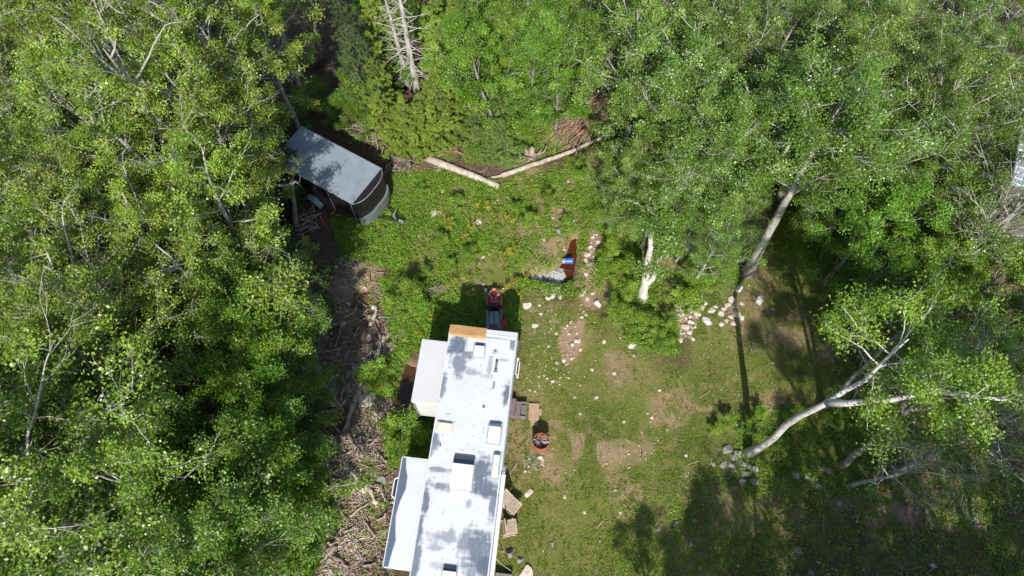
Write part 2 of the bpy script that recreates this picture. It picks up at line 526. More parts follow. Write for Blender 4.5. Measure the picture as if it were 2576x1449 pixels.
DIRT = [poly([(835, 870), (925, 860), (930, 900), (860, 930), (830, 920)]), poly([(1500, 1110), (1560, 1100), (1660, 1130), (1620, 1170), (1530, 1190), (1495, 1160)]), poly([(1430, 1090), (1480, 1085), (1470, 1150), (1440, 1170)]),
        poly([(1385, 525), (1440, 520), (1420, 560), (1395, 610), (1380, 560)]), poly([(1460, 740), (1510, 730), (1500, 780), (1465, 775)]), poly([(1480, 580), (1510, 590), (1500, 690), (1470, 680)]), poly([(1700, 760), (1760, 800), (1730, 860), (1700, 840)]),
        poly([(2240, 1260), (2330, 1280), (2300, 1330), (2250, 1320)]), poly([(1410, 820), (1470, 800), (1480, 870), (1430, 930), (1400, 880)])]
GRAVEL = [poly([(1310, 1140), (1365, 1135), (1370, 1180), (1320, 1190)]), poly([(2380, 1240), (2460, 1200), (2470, 1330), (2400, 1330)])]

def ground_h(x, y):
    h = (fbm(x, y, 7, 3) - .5) * .30 + (fbm(x, y, 1.3, 9) - .5) * .08
    fade = np.clip((np.abs(x + 1.5) - 3.5) / 2, 0, 1)
    h = h * (0.35 + 0.65 * fade)
    for pg, dp in ((DITCH, .42), (PUD1, .38), (PUD2, .30)):
        d = sdist(x, y, pg)
        h = h - dp * np.clip((d + .18) / .3, 0, 1) ** 1.3
    return h

def build_ground():
    fx = np.arange(-27, 27.01, .16); fy = np.arange(-6, 33.01, .16)
    ox = np.array([30, 36, 50, 80, 150, 300, 700.]); 
    xs = np.concatenate([-ox[::-1], fx, ox]); ys = np.concatenate([-ox[::-1], [-12], fy, ox + 6])
    X, Y = np.meshgrid(xs, ys)
    x = X.ravel(); y = Y.ravel()
    near = (np.abs(x) < 27.1) & (y > -6.1) & (y < 33.1)
    z = np.zeros_like(x)
    z[near] = ground_h(x[near], y[near])
    v = np.stack([x, y, z], 1)
    nx, ny = len(xs), len(ys)
    i = np.arange(ny - 1)[:, None] * nx; j = np.arange(nx - 1)[None, :]
    q = np.stack([i + j, i + j + 1, i + nx + j + 1, i + nx + j], -1).reshape(-1, 4)
    m, n, l, b = new_mat("ground_soil_and_turf")
    at = N(n, "ShaderNodeAttribute", attribute_name="zone")
    sep = n.new("ShaderNodeSeparateColor"); l.new(at.outputs['Color'], sep.inputs[0])
    n1 = noise(n, l, 0.9, 8, .65); n2 = noise(n, l, 9, 8, .7); n3 = noise(n, l, 45, 4, .7)
    turf = mixc(n, l, ramp(n, l, n1, [(.40, 0.0), (.60, 1.0)]), (.15, .185, .032), (.31, .235, .12))
    turf = mixc(n, l, ramp(n, l, n2, [(.35, 0.0), (.65, 1.0)]), turf, (.20, .23, .05))
    turf = mixc(n, l, ramp(n, l, n3, [(.42, 0.0), (.62, .75)]), turf, (.07, .075, .02))
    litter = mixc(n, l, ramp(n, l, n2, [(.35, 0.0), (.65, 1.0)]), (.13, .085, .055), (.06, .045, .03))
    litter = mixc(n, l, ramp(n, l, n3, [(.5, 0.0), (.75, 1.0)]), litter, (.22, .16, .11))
    dirt = mixc(n, l, ramp(n, l, n2, [(.35, 0.0), (.65, 1.0)]), (.42, .27, .19), (.26, .165, .115))
    dirt = mixc(n, l, ramp(n, l, n3, [(.55, 0.0), (.75, 1.0)]), dirt, (.42, .34, .26))
    grav = mixc(n, l, ramp(n, l, n3, [(.4, 0.0), (.6, 1.0)]), (.30, .28, .25), (.12, .11, .10))
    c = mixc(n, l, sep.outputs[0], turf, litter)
    c = mixc(n, l, sep.outputs[1], c, dirt)
    c = mixc(n, l, sep.outputs[2], c, grav)
    l.new(c, b.inputs['Base Color']); b.inputs['Roughness'].default_value = .95
    b.inputs['Specular IOR Level'].default_value = .15
    bp = n.new("ShaderNodeBump"); bp.inputs['Strength'].default_value = .8; bp.inputs['Distance'].default_value = .04
    l.new(n3, bp.inputs['Height']); l.new(bp.outputs[0], b.inputs['Normal'])
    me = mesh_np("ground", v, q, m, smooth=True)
    nz = fbm(x, y, 1.2, 21)
    def soft(pg, w_=.5): return np.clip((sdist(x, y, pg) + (nz - .5) * 2.2 * w_ + w_ * .3) / w_, 0, 1)
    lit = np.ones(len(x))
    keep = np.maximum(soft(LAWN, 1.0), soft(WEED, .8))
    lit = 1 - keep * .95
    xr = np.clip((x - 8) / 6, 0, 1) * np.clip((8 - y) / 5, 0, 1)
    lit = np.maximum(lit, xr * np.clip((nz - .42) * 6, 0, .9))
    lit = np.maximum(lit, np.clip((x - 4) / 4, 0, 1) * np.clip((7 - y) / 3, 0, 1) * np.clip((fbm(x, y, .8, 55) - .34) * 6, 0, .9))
    dr = np.zeros(len(x))
    for k_, d_ in enumerate(DIRT): dr = np.maximum(dr, soft(d_, .8 if k_ in (1, 2) else .3) * (.8 if k_ in (1, 2, 3, 5) else 1))
    for d_ in (DITCH, PUD1, PUD2): dr = np.maximum(dr, np.clip((sdist(x, y, d_) + .08) / .2, 0, 1))
    dr = np.maximum(dr, soft(DEBRIS, .4) * np.clip((fbm(x, y, 1.3, 15) - .3) * 4, .2, .9))
    dr = np.maximum(dr, np.clip((fbm(x, y, 1.7, 44) - .50) * 6, 0, .7) * keep)
    gv = np.zeros(len(x))
    for d_ in GRAVEL: gv = np.maximum(gv, soft(d_, .25) * .9)
    gv = np.maximum(gv, soft(DEBRIS, .3) * np.clip((nz - .5) * 5, 0, .5))
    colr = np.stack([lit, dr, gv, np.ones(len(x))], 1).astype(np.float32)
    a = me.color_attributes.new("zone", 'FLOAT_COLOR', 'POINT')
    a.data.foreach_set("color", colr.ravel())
    link("ground", me, kind='structure')
build_ground()

def water(name, pg, z, col, rough=.08):
    c = pg.mean(0)
    g = c + (pg - c) * 1.25
    m, n, l, b = new_mat(name + "_surface")
    nz = noise(n, l, 5, 5)
    if name == 'painted_sky_pool': l.new(mixc(n, l, ramp(n, l, noise(n, l, 7, 6, .75), [(.40, 0.0), (.56, 1.0)]), (.045, .04, .03), col), b.inputs['Base Color'])  # pale patches paint reflected sky over the dark water
    else: l.new(mixc(n, l, nz, col, tuple(k * .45 for k in col)), b.inputs['Base Color'])
    b.inputs['Roughness'].default_value = rough
    me = bpy.data.meshes.new(name)
    me.from_pydata([(p[0], p[1], z) for p in g], [], [list(range(len(g)))])
    me.materials.append(m)
    return link(name, me, kind='structure')
water("ditch_water", DITCH, -.31, (.085, .026, .007))
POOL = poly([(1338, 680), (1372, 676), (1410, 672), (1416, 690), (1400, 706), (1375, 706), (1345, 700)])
water("painted_sky_pool", POOL, -.26, (.46, .46, .44), .85)  # pale grey colour stands in for sky mirrored in the pool
water("puddle_water", PUD1, -.28, (.095, .042, .012))
water("puddle_water", PUD2, -.20, (.20, .11, .04))

# ================================================================== low plants (stuff)
def region_points(pg, n, dens=None):
    lo = pg.min(0); hi = pg.max(0)
    out = np.zeros((0, 2))
    while len(out) < n:
        p = rng.uniform(lo, hi, (n * 3, 2))
        p = p[inside(p[:, 0], p[:, 1], pg)]
        if dens is not None: p = p[rng.uniform(0, 1, len(p)) < dens(p[:, 0], p[:, 1])]
        out = np.concatenate([out, p])
    return out[:n]
def off_ditch(x, y):
    k = np.ones(len(x))
    for g in (DITCH, PUD1, PUD2): k *= np.clip((-sdist(x, y, g) + .05) / .08, 0, 1)
    for g in DIRT: k *= np.where(sdist(x, y, g) > .05, .12, 1)
    return k
RV_FOOT = np.array([(-2.35, 9.6), (.35, 9.3), (-.9, -2), (-3.6, -2)])

def weeds():
    p = region_points(WEED, 9000, lambda x, y: off_ditch(x, y) * np.clip((fbm(x, y, 1.1, 77) - .30) * 3.2, .04, 1) * np.where(sdist(x, y, DITCH) > -.5, 1.0, .75))
    hgt = .12 + .55 * np.clip(fbm(p[:, 0], p[:, 1], 1.4, 5) - .25, 0, 1) * rng.uniform(.5, 1.3, len(p))
    k = 13
    c = np.repeat(p, k, 0); hh = np.repeat(hgt, k)
    f = rng.uniform(.15, 1, len(c))
    rr = (1.1 - f) * .11 + .03
    a = rng.uniform(0, 6.28, len(c))
    x = c[:, 0] + np.cos(a) * rr; y = c[:, 1] + np.sin(a) * rr
    z = ground_h(x, y) + hh * f
    v, q = leaves(np.stack([x, y, z], 1), .075, .48, .55, rng)
    tint = np.clip(np.repeat(rng.uniform(0, 1, len(p)), k) * .5 + fbm(x, y, .9, 31) * .5 + rng.uniform(-.2, .2, len(x)), 0, 1)
    link("weeds", mesh_np("weeds", v, q, M['weed'], tint), kind='stuff', label="leafy green weeds filling the sunny clearing", cat="weeds")
weeds()

def lawn():
    dens = lambda x, y: off_ditch(x, y) * np.clip((fbm(x, y, 1.6, 12) - .33) * 4.0, .22, 1) * np.clip((fbm(x, y, .3, 13) - .3) * 4.0, .15, 1) * (1 - .6 * np.clip((x - 9) / 5, 0, 1) * np.clip((7 - y) / 4, 0, 1))
    p = region_points(LAWN, 260000, dens)
    x, y = p[:, 0], p[:, 1]
    z = ground_h(x, y) + rng.uniform(.008, .05, len(x))
    v, q = leaves(np.stack([x, y, z], 1), .048, .4, .7, rng)
    tint = np.clip(.75 * fbm(x, y, 1.9, 12 + 20) + rng.uniform(-.2, .35, len(x)), 0, 1)
    link("lawn_grass", mesh_np("lawn_grass", v, q, M['lawn'], tint), kind='stuff', label="short patchy grass of the trampled lawn", cat="grass")
lawn()

def grass_tufts():
    p = np.concatenate([region_points(LAWN, 2600, lambda x, y: off_ditch(x, y) * np.clip((fbm(x, y, 1.3, 63) - .42) * 5, .06, 1)), region_points(WEED, 700, off_ditch)])
    k = 16; n = len(p)
    c = np.repeat(p, k, 0); a = rng.uniform(0, 6.28, len(c)); ln = rng.uniform(.06, .15, len(c)) * np.repeat(rng.uniform(.6, 1.4, n), k)
    g = ground_h(c[:, 0], c[:, 1]); wd = rng.uniform(.004, .009, len(c)); o = rng.uniform(.2, .9, len(c))
    d = np.stack([np.cos(a), np.sin(a)], 1); sd_ = np.stack([-np.sin(a), np.cos(a)], 1)
    b0 = c + d * .01; m_ = b0 + d * (ln * .4 * o)[:, None]; t_ = b0 + d * (ln * o)[:, None]
    V = np.stack([np.column_stack([b0 - sd_ * wd[:, None], g]), np.column_stack([m_ + sd_ * wd[:, None], g + ln * .6]), np.column_stack([t_, g + ln * .75]), np.column_stack([m_ - sd_ * wd[:, None], g + ln * .6])], 1)
    link("grass_tufts", mesh_np("grass_tufts", V.reshape(-1, 3), np.arange(len(c) * 4).reshape(-1, 4), M['weed'], np.clip(np.repeat(rng.uniform(.2, .9, n), k) + rng.uniform(-.15, .15, len(c)), 0, 1)), kind='stuff', label="tufts of longer grass across the lawn", cat="grass")
grass_tufts()

def tufts():
    """sparse undergrowth beside the debris strip and behind the caravan"""
    areas = [(poly([(960, 700), (1060, 730), (1110, 860), (1060, 860), (1000, 900), (970, 800)]), 900, .35),
             (poly([(1090, 740), (1310, 740), (1310, 830), (1090, 850)]), 800, .22), (poly([(960, 900), (1035, 870), (1010, 1000), (930, 1000)]), 420, .35),
             (poly([(960, 1060), (1090, 1060), (1080, 1150), (980, 1180)]), 700, .35), (poly([(830, 540), (1010, 520), (1010, 680), (860, 650)]), 900, .3),
             (poly([(800, 640), (1000, 660), (1000, 760), (960, 1060), (1000, 1470), (760, 1470), (800, 1100)]), 600, .18), (poly([(1950, 520), (2150, 560), (2150, 700), (1950, 640)]), 700, .2),
             (poly([(2100, 560), (2576, 600), (2576, 1449), (2100, 1100)]), 1100, .3), (poly([(1560, 1250), (2560, 1200), (2576, 1470), (1500, 1470)]), 800, .1), (poly([(990, 385), (1060, 350), (1200, 345), (1440, 290), (1510, 340), (1300, 425), (1080, 400)]), 1300, .25), (poly([(900, 620), (1000, 600), (1010, 900), (950, 1060), (1000, 1180), (960, 1400), (900, 1400), (930, 1100), (890, 900)]), 90, .18),
             (poly([(1850, 1040), (2200, 1000), (2200, 1250), (1850, 1250)]), 900, .18)]
    V = []; Tn = []
    for pg, n, h in areas:
        p = region_points(pg, n, off_ditch)
        k = 14
        c = np.repeat(p, k, 0); f = rng.uniform(.1, 1, len(c)); a = rng.uniform(0, 6.28, len(c)); rr = (1.1 - f) * .12 + .03
        x = c[:, 0] + np.cos(a) * rr; y = c[:, 1] + np.sin(a) * rr
        z = ground_h(x, y) + f * h * np.repeat(rng.uniform(.4, 1.2, n), k)
        v, q = leaves(np.stack([x, y, z], 1), .07, .5, .55, rng)
        V.append(v); Tn.append(np.clip(np.repeat(rng.uniform(0, 1, n), k) * .6 + rng.uniform(0, .4, len(x)), 0, 1))
    V = np.concatenate(V)
    link("undergrowth", mesh_np("undergrowth", V, np.arange(len(V)).reshape(-1, 4), M['weed'], np.concatenate(Tn)), kind='stuff', label="low leafy undergrowth around the debris strip and forest edge", cat="undergrowth")
tufts()

def litter():
    """twigs, bark chips and gravel too many to count"""
    def sticks(name, areas, mat, label, cat, lo, hi, w_, zt=.12):
        V = []
        for pg, n in areas:
            p = region_points(pg, n, lambda x, y: np.clip((fbm(x, y, 1.1, 33) - .34) * 4, .06, 1))
            x, y = p[:, 0], p[:, 1]
            L = lo + (hi - lo) * rng.uniform(0, 1, n) ** 3; a = rng.uniform(0, 6.28, n); el = rng.normal(0, .22, n)
            d = np.stack([np.cos(a) * np.cos(el), np.sin(a) * np.cos(el), np.sin(el)], 1)
            s = np.stack([-np.sin(a), np.cos(a), np.zeros(n)], 1); u = np.cross(d, s) * -1
            c = np.stack([x, y, ground_h(x, y) + rng.uniform(.01, zt, n)], 1)
            wd = (w_ * rng.uniform(.4, 1.5, n))[:, None]; Lh = (L * .5)[:, None]
            # three-sided prism
            cs = []
            for e in (-1, 1):
                for (aa, bb) in ((1, -.5), (-1, -.5), (0, .9)):
                    cs.append(c + d * Lh * e + (s * aa + u * bb) * wd)
            V.append(np.stack(cs, 1))
        V = np.concatenate(V); n = len(V); b = np.arange(n)[:, None] * 6
        q = np.concatenate([b + np.array([[0, 1, 4, 3]]), b + np.array([[1, 2, 5, 4]]), b + np.array([[2, 0, 3, 5]])])
        cc = V.mean(1); tn = np.tile(np.clip(.45 * rng.uniform(0, 1, n) + 1.5 * (fbm(cc[:, 0], cc[:, 1], 1.1, 71) - .5) + .25, 0, 1), 3)
        link(name, mesh_np(name, V.reshape(-1, 3), q, mat, tn), kind='stuff', label=label, cat=cat)
    chip = leaf_mat("wood_chips", [(0, (.09, .058, .044)), (.4, (.28, .195, .15)), (.8, (.48, .39, .31)), (1, (.68, .59, .49))], 0.0, .9, gain=1.0, objvar=0)
    sticks("wood_debris", [(DEBRIS, 15000)], chip, "broken sticks and bark chips strewn along the debris strip", "debris", .03, .40, .015, .12)
    sticks("twig_litter", [(SLASH, 4000), (LAWN, 350)], chip, "brown twigs and slash lying by the logs", "twigs", .05, .7, .008, .12)
    sticks("forest_floor_litter", [(poly([(0, 0), (900, 0), (860, 640), (740, 1470), (-300, 1470), (-300, 0)]), 3500), (poly([(2000, 1150), (2576, 1150), (2700, 1470), (1900, 1470)]), 900)], chip, "dead twigs on the shaded forest floor", "twigs", .05, .6, .009, .05)
    # pebbles
    V = []; 
    oc = np.array([(1, 0, 0), (0, 1, 0), (-1, 0, 0), (0, -1, 0), (0, 0, .7), (0, 0, -.7)], float)
    ft = np.array([(0, 1, 4), (1, 2, 4), (2, 3, 4), (3, 0, 4), (1, 0, 5), (2, 1, 5), (3, 2, 5), (0, 3, 5)])
    for pg, n, s0 in [(LAWN, 2600, .014), (DEBRIS, 2600, .028), (WEED, 500, .025), (DIRT[0], 200, .022), (DIRT[1], 130, .014), (GRAVEL[0], 260, .017), (GRAVEL[1], 300, .018), (DIRT[6], 200, .04), (DIRT[5], 90, .035), (poly([(1310, 760), (1480, 780), (1480, 950), (1300, 1000)]), 330, .022)]:
        p = region_points(pg, n, lambda x, y: np.clip((fbm(x, y, .9, 91) - .38) * 4, .05, 1))
        s = s0 * rng.gamma(1.6, .7, n)
        rot = rng.uniform(0, 6.28, n)
        v = oc[None] * s[:, None, None] * rng.uniform(.5, 1.5, (n, 6, 1)) * np.stack([rng.uniform(.8, 1.5, n), rng.uniform(.6, 1.1, n), np.full(n, .7)], 1)[:, None, :]
        cx = v[..., 0] * np.cos(rot)[:, None] - v[..., 1] * np.sin(rot)[:, None]; cy = v[..., 0] * np.sin(rot)[:, None] + v[..., 1] * np.cos(rot)[:, None]
        z = ground_h(p[:, 0], p[:, 1]) + s * .25
        V.append(np.stack([cx + p[:, :1], cy + p[:, 1:], v[..., 2] + z[:, None]], -1))
    V = np.concatenate(V); n = len(V)
    t = (np.arange(n)[:, None, None] * 6 + ft[None]).reshape(-1, 3)
    link("pebbles", mesh_np("pebbles", V.reshape(-1, 3), None, M['rock'], tris=t), kind='stuff', label="small pale stones scattered over the ground", cat="pebbles")
litter()

def gz(x, y):
    return float(ground_h(np.array([x]), np.array([y]))[0])

# ================================================================== rocks
def rock_mesh(seed, mat):
    bm = bmesh.new(); bmesh.ops.create_icosphere(bm, subdivisions=3, radius=1)
    r = np.random.default_rng(seed)
    planes = [(Vector(r.normal(0, 1, 3)).normalized(), r.uniform(.42, .78)) for _ in range(13)]
    for v in bm.verts:
        for nrm, d in planes:
            k = v.co.dot(nrm)
            if k > d: v.co -= nrm * (k - d) * .98
        v.co += Vector(r.normal(0, .012, 3))
    me = bpy.data.meshes.new("rock"); bm.to_mesh(me); bm.free(); me.materials.append(mat); return me
ROCKS = [rock_mesh(200 + i, M['rock']) for i in range(5)]
GROCKS = [rock_mesh(220 + i, M['rock_grey']) for i in range(4)]
WROCK = rock_mesh(240, M['rock_white'])
RG = {}
def rock(x, y, s, label, group=None, meshes=ROCKS, flat=.6, dz=0.0, el=1.0, rz=None):
    """s = half width in picture units at ground"""
    p = P(x, y, 0)
    rad = s * (H / .92) / F
    o = bpy.data.objects.new("rock", random.choice(meshes))
    o.location = (p.x, p.y, gz(p.x, p.y) + rad * flat * .35 + dz)
    o.scale = (rad * el, rad / el, rad * flat); o.rotation_euler = (random.uniform(-.15, .15), random.uniform(-.15, .15), random.uniform(0, 6.28) if rz is None else rz)
    COL.objects.link(o)
    tag(o, label, "rock", group)
    if group: RG.setdefault(group, []).append((x, y, o))
for (x, y, s) in [(1728, 757, 13), (1760, 748, 10), (1737, 780, 11), (1752, 790, 13), (1790, 782, 12), (1812, 790, 12), (1830, 768, 10), (1843, 755, 13), (1848, 772, 10), (1865, 765, 8), (1852, 792, 13), (1838, 798, 9), (1722, 822, 12), (1866, 800, 10), (1826, 808, 8), (1705, 836, 8), (1715, 775, 9), (1765, 775, 9), (1800, 772, 8), (1815, 815, 9), (1845, 815, 8), (1735, 835, 9), (1712, 855, 8), (1742, 852, 7), (1775, 765, 8), (1820, 778, 9)]:
    rock(x, y, s, "pale tan rock in the loose heap left of the birch shadow", "rocks heaped beside the long trunk shadow")
rock(1778, 808, 17, "large white and grey rock in the heap near the trunk shadow", meshes=[WROCK])
rock(1857, 728, 14, "bright white rock just left of the long trunk shadow", meshes=[WROCK])
rock(1910, 758, 15, "flat white rock just right of the long trunk shadow", meshes=[WROCK], flat=.4)
for (x, y, s) in [(1375, 733, 13), (1402, 728, 15), (1390, 745, 10), (1410, 748, 9), (1378, 752, 8)]:
    rock(x, y, s, "pale rock in the small cluster below the silvery pool", "rocks below the silvery pool")
for (x, y, s) in [(1470, 732, 11), (1463, 742, 8), (1476, 752, 8), (1505, 765, 12), (1490, 738, 7)]:
    rock(x, y, s, "pale rock by the bare soil left of the forked birch stem", "rocks left of the forked birch")
for (x, y, s) in [(1478, 640, 10), (1473, 655, 8), (1483, 665, 8), (1505, 610, 9), (1475, 690, 7)]:
    rock(x, y, s, "pale stone lining the right bank of the rusty ditch", "stones on the ditch bank")
rock(1404, 582, 15, "grey flat rock at the head of the rusty ditch", meshes=GROCKS, el=1.2)
rock(1590, 866, 14, "pale rock alone in lawn below the forked birch")
rock(1451, 858, 10, "small pale rock in the middle of the lawn patch of stones")
rock(1418, 905, 9, "flat small pale rock beside the camper's upper lawn")
rock(1330, 1240, 12, "smooth pale oval rock in lawn beside the slatted chairs", flat=.5, el=1.25)
rock(1283, 1392, 13, "grey block of stone in lawn by the timber deck", meshes=GROCKS, flat=.9)
rock(1322, 1445, 21, "broad tan rock at the bottom edge beside the deck", flat=.35)
rock(1308, 1408, 10, "grey stone just above the broad tan rock", meshes=GROCKS)
rock(925, 1010, 27, "big round pale boulder left of the orange puddle", flat=.6)
rock(880, 1190, 19, "tall grey boulder standing in the driftwood strip", meshes=GROCKS, flat=.9, el=.8, rz=0)
rock(925, 1228, 17, "wedge shaped pale boulder near the camper's bay window", flat=.7)
rock(965, 1210, 18, "grey brown boulder touching the camper's bay window", meshes=GROCKS)
rock(936, 1187, 10, "rounded grey stone above the wedge shaped boulder", meshes=GROCKS)
rock(910, 1145, 9, "small white stone in the driftwood above the tall boulder")
rock(935, 1160, 9, "oval cream stone in the driftwood right of the white stone")
rock(1020, 825, 14, "pinkish grey rock among bushes above the small slide-out", meshes=GROCKS)
rock(895, 925, 12, "pale rock on the bare tan soil of the debris strip")
rock(930, 850, 13, "tan rock between dead stumps on the debris strip")
rock(1100, 432, 12, "flat pale rock below the left end of the white log", flat=.4)
rock(1095, 538, 18, "brown mossy rock in the weeds right of the cargo trailer", flat=.4)
rock(1205, 560, 12, "small brown rock in the weeds above the yellow flowers", flat=.4)
rock(1220, 625, 9, "small white stone in the middle of the weedy clearing")
rock(1090, 745, 10, "grey stone at the weedy corner above the camper's shadow", meshes=GROCKS)
rock(1325, 770, 14, "pale flat stone on lawn just right of the camper's shadow", flat=.4)
rock(1345, 820, 10, "oblong pale stone on the lawn right of the red jug", el=1.3)
rock(890, 700, 10, "pale stone at the top of the debris strip")
rock(945, 775, 12, "tan stone beside the small brown puddle")
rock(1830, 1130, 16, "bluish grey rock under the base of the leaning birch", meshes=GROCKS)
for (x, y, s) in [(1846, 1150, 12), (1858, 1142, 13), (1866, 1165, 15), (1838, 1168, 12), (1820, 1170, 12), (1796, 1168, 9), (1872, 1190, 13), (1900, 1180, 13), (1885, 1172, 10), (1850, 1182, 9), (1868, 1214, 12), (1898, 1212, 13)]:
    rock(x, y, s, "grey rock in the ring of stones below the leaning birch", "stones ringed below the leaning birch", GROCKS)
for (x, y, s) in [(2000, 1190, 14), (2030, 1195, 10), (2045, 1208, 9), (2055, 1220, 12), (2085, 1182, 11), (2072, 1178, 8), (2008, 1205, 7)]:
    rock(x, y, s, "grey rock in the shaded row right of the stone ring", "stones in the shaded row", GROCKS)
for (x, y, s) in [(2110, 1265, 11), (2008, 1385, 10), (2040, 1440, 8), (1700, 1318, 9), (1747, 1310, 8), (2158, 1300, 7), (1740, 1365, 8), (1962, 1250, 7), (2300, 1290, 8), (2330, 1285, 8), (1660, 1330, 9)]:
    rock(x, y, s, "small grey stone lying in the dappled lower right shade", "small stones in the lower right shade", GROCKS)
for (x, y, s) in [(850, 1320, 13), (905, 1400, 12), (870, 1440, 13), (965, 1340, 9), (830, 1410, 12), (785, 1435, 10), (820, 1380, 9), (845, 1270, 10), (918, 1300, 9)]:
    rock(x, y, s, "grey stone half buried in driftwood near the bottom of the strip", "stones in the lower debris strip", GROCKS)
for (x, y, s) in [(1360, 790, 6), (1400, 840, 6), (1460, 880, 6), (1430, 840, 5), (1475, 790, 6), (1500, 1000, 6), (1390, 960, 6), (1460, 1040, 5), (1380, 870, 5), (1445, 1000, 5), (1570, 1060, 5), (1640, 1050, 6), (1490, 930, 6), (1520, 860, 7), (1545, 940, 6), (1660, 980, 5), (1420, 1250, 6), (1390, 1370, 6), (1470, 1290, 5), (1560, 1290, 5)]:
    rock(x, y, s, "little pale stone sunk in the sunny lawn", "little stones in the sunny lawn")

for g_, its in RG.items():
    base = its[0][2]['label']
    if g_ == "little stones in the sunny lawn": base = "little pale stone in sunny lawn"
    w_ = base.split()
    ordinal(its, " ".join(w_[:11]).rstrip(",") + ", {n} from left")

# ================================================================== solid-object builder
class MB:
    def __init__(s): s.bm = bmesh.new()
    def box(s, c, d, rot=None, taper=None):
        m = Matrix.Translation(c) @ (rot or Matrix.Identity(4)) @ Matrix.Diagonal((d[0], d[1], d[2], 1))
        g = bmesh.ops.create_cube(s.bm, size=1, matrix=m)
        return s
    def cyl(s, a, b, r, r2=None, seg=16):
        a = Vector(a); b = Vector(b); d = b - a
        m = Matrix.Translation((a + b) / 2) @ d.to_track_quat('Z', 'Y').to_matrix().to_4x4()
        bmesh.ops.create_cone(s.bm, cap_ends=True, segments=seg, radius1=r, radius2=r if r2 is None else r2, depth=d.length, matrix=m)
        return s
    def prism(s, pts, z0, z1, xf=None):
        """pts counter-clockwise outline in x,y; top may differ via callable"""
        n = len(pts)
        f0 = z0 if callable(z0) else (lambda x, y: z0); f1 = z1 if callable(z1) else (lambda x, y: z1)
        lo = [s.bm.verts.new((x, y, f0(x, y))) for x, y in pts]; hi = [s.bm.verts.new((x, y, f1(x, y))) for x, y in pts]
        s.bm.faces.new(hi); s.bm.faces.new(lo[::-1])
        for i in range(n): s.bm.faces.new((lo[i], lo[(i + 1) % n], hi[(i + 1) % n], hi[i]))
        if xf: bmesh.ops.transform(s.bm, matrix=xf, verts=lo + hi)
        return s
    def path(s, pts, r, seg=8):
        for a, b in zip(pts[:-1], pts[1:]): s.cyl(a, b, r, seg=seg)
        return s
    def obj(s, name, mat, parent=None, bevel=0.0, segs=2, smooth=False, **kw):
        me = bpy.data.meshes.new(name); bmesh.ops.recalc_face_normals(s.bm, faces=s.bm.faces); s.bm.to_mesh(me); s.bm.free()
        me.materials.append(mat)
        if smooth: me.polygons.foreach_set("use_smooth", [True] * len(me.polygons))
        o = link(name, me, parent, **kw)
        if bevel:
            b = o.modifiers.new("bevel", 'BEVEL'); b.width = bevel; b.segments = segs; b.limit_method = 'ANGLE'
        return o

# ================================================================== travel trailer
M['rv_white'] = simple("white_painted_fibreglass", (.80, .80, .79), .35, var=.06, scale=3)
M['slide_white'] = simple("off_white_slide_roof", (.55, .55, .56), .5, var=.06, scale=2)
M['rv_side'] = simple("white_sidewall", (.74, .74, .72), .4, var=.12, scale=2)
M['rv_trim'] = simple("white_aluminium_trim", (.72, .74, .76), .35, .2, var=.15)
M['dark_glass'] = simple("dark_tinted_plastic", (.02, .04, .065), .12, var=.2)
M['blue_grey'] = simple("blue_grey_plastic", (.20, .24, .29), .4)  # plain blue-grey plastic for vent ends
M['cream'] = simple("yellowed_clear_dome", (.66, .62, .48), .25, var=.1, scale=4)
M['sealant'] = simple("yellowed_sealant", (.60, .57, .48), .8, var=.2, scale=9)
M['tan_patch'] = simple("tan_repair_membrane", (.60, .36, .15), .7, var=.22, scale=3.5, col2=(.50, .27, .10), bump=.2)
M['black'] = simple("black_rubber", (.02, .02, .02), .7)
M['grey_metal'] = simple("grey_metal", (.35, .36, .37), .4, .6)
M['galv'] = simple("galvanised_metal", (.45, .47, .48), .4, .5)

ANG = -math.atan(0.1145)        # heading of the camper
rv_loc = Vector((-1.0, 9.38, 0))  # middle of its north end
rv = empty("camper_trailer", rv_loc, ANG, "long white camper trailer with worn flat roof and two slide-outs", "camper")
RZ = 3.3
def loc_of(x, y, z):
    """photo point at height z -> camper's own coordinates"""
    return (Matrix.Rotation(-ANG, 4, 'Z') @ (P(x, y, z) - rv_loc)) + Vector((0, 0, 0))
def c1(x, y): return ((1100 + x / 3.6233) / 1.1925, (940 + y / 3.6233) / 1.1925)
def c2(x, y): return ((1100 + x / 3.6233) / 1.1925, (1328 + y / 3.6233) / 1.1925)
W2 = 1.225; RL = 11.6; CAP = 0.36
MB().box((0, -RL / 2 - .1, (RZ - .02 + .75) / 2), (2 * W2 - .03, RL - .2, RZ - .02 - .75)).obj("body", M['rv_side'], rv, .03)
MB().box((0, -RL / 2, .66), (2 * W2 - .3, RL - .6, .16)).obj("chassis", M['black'], rv)

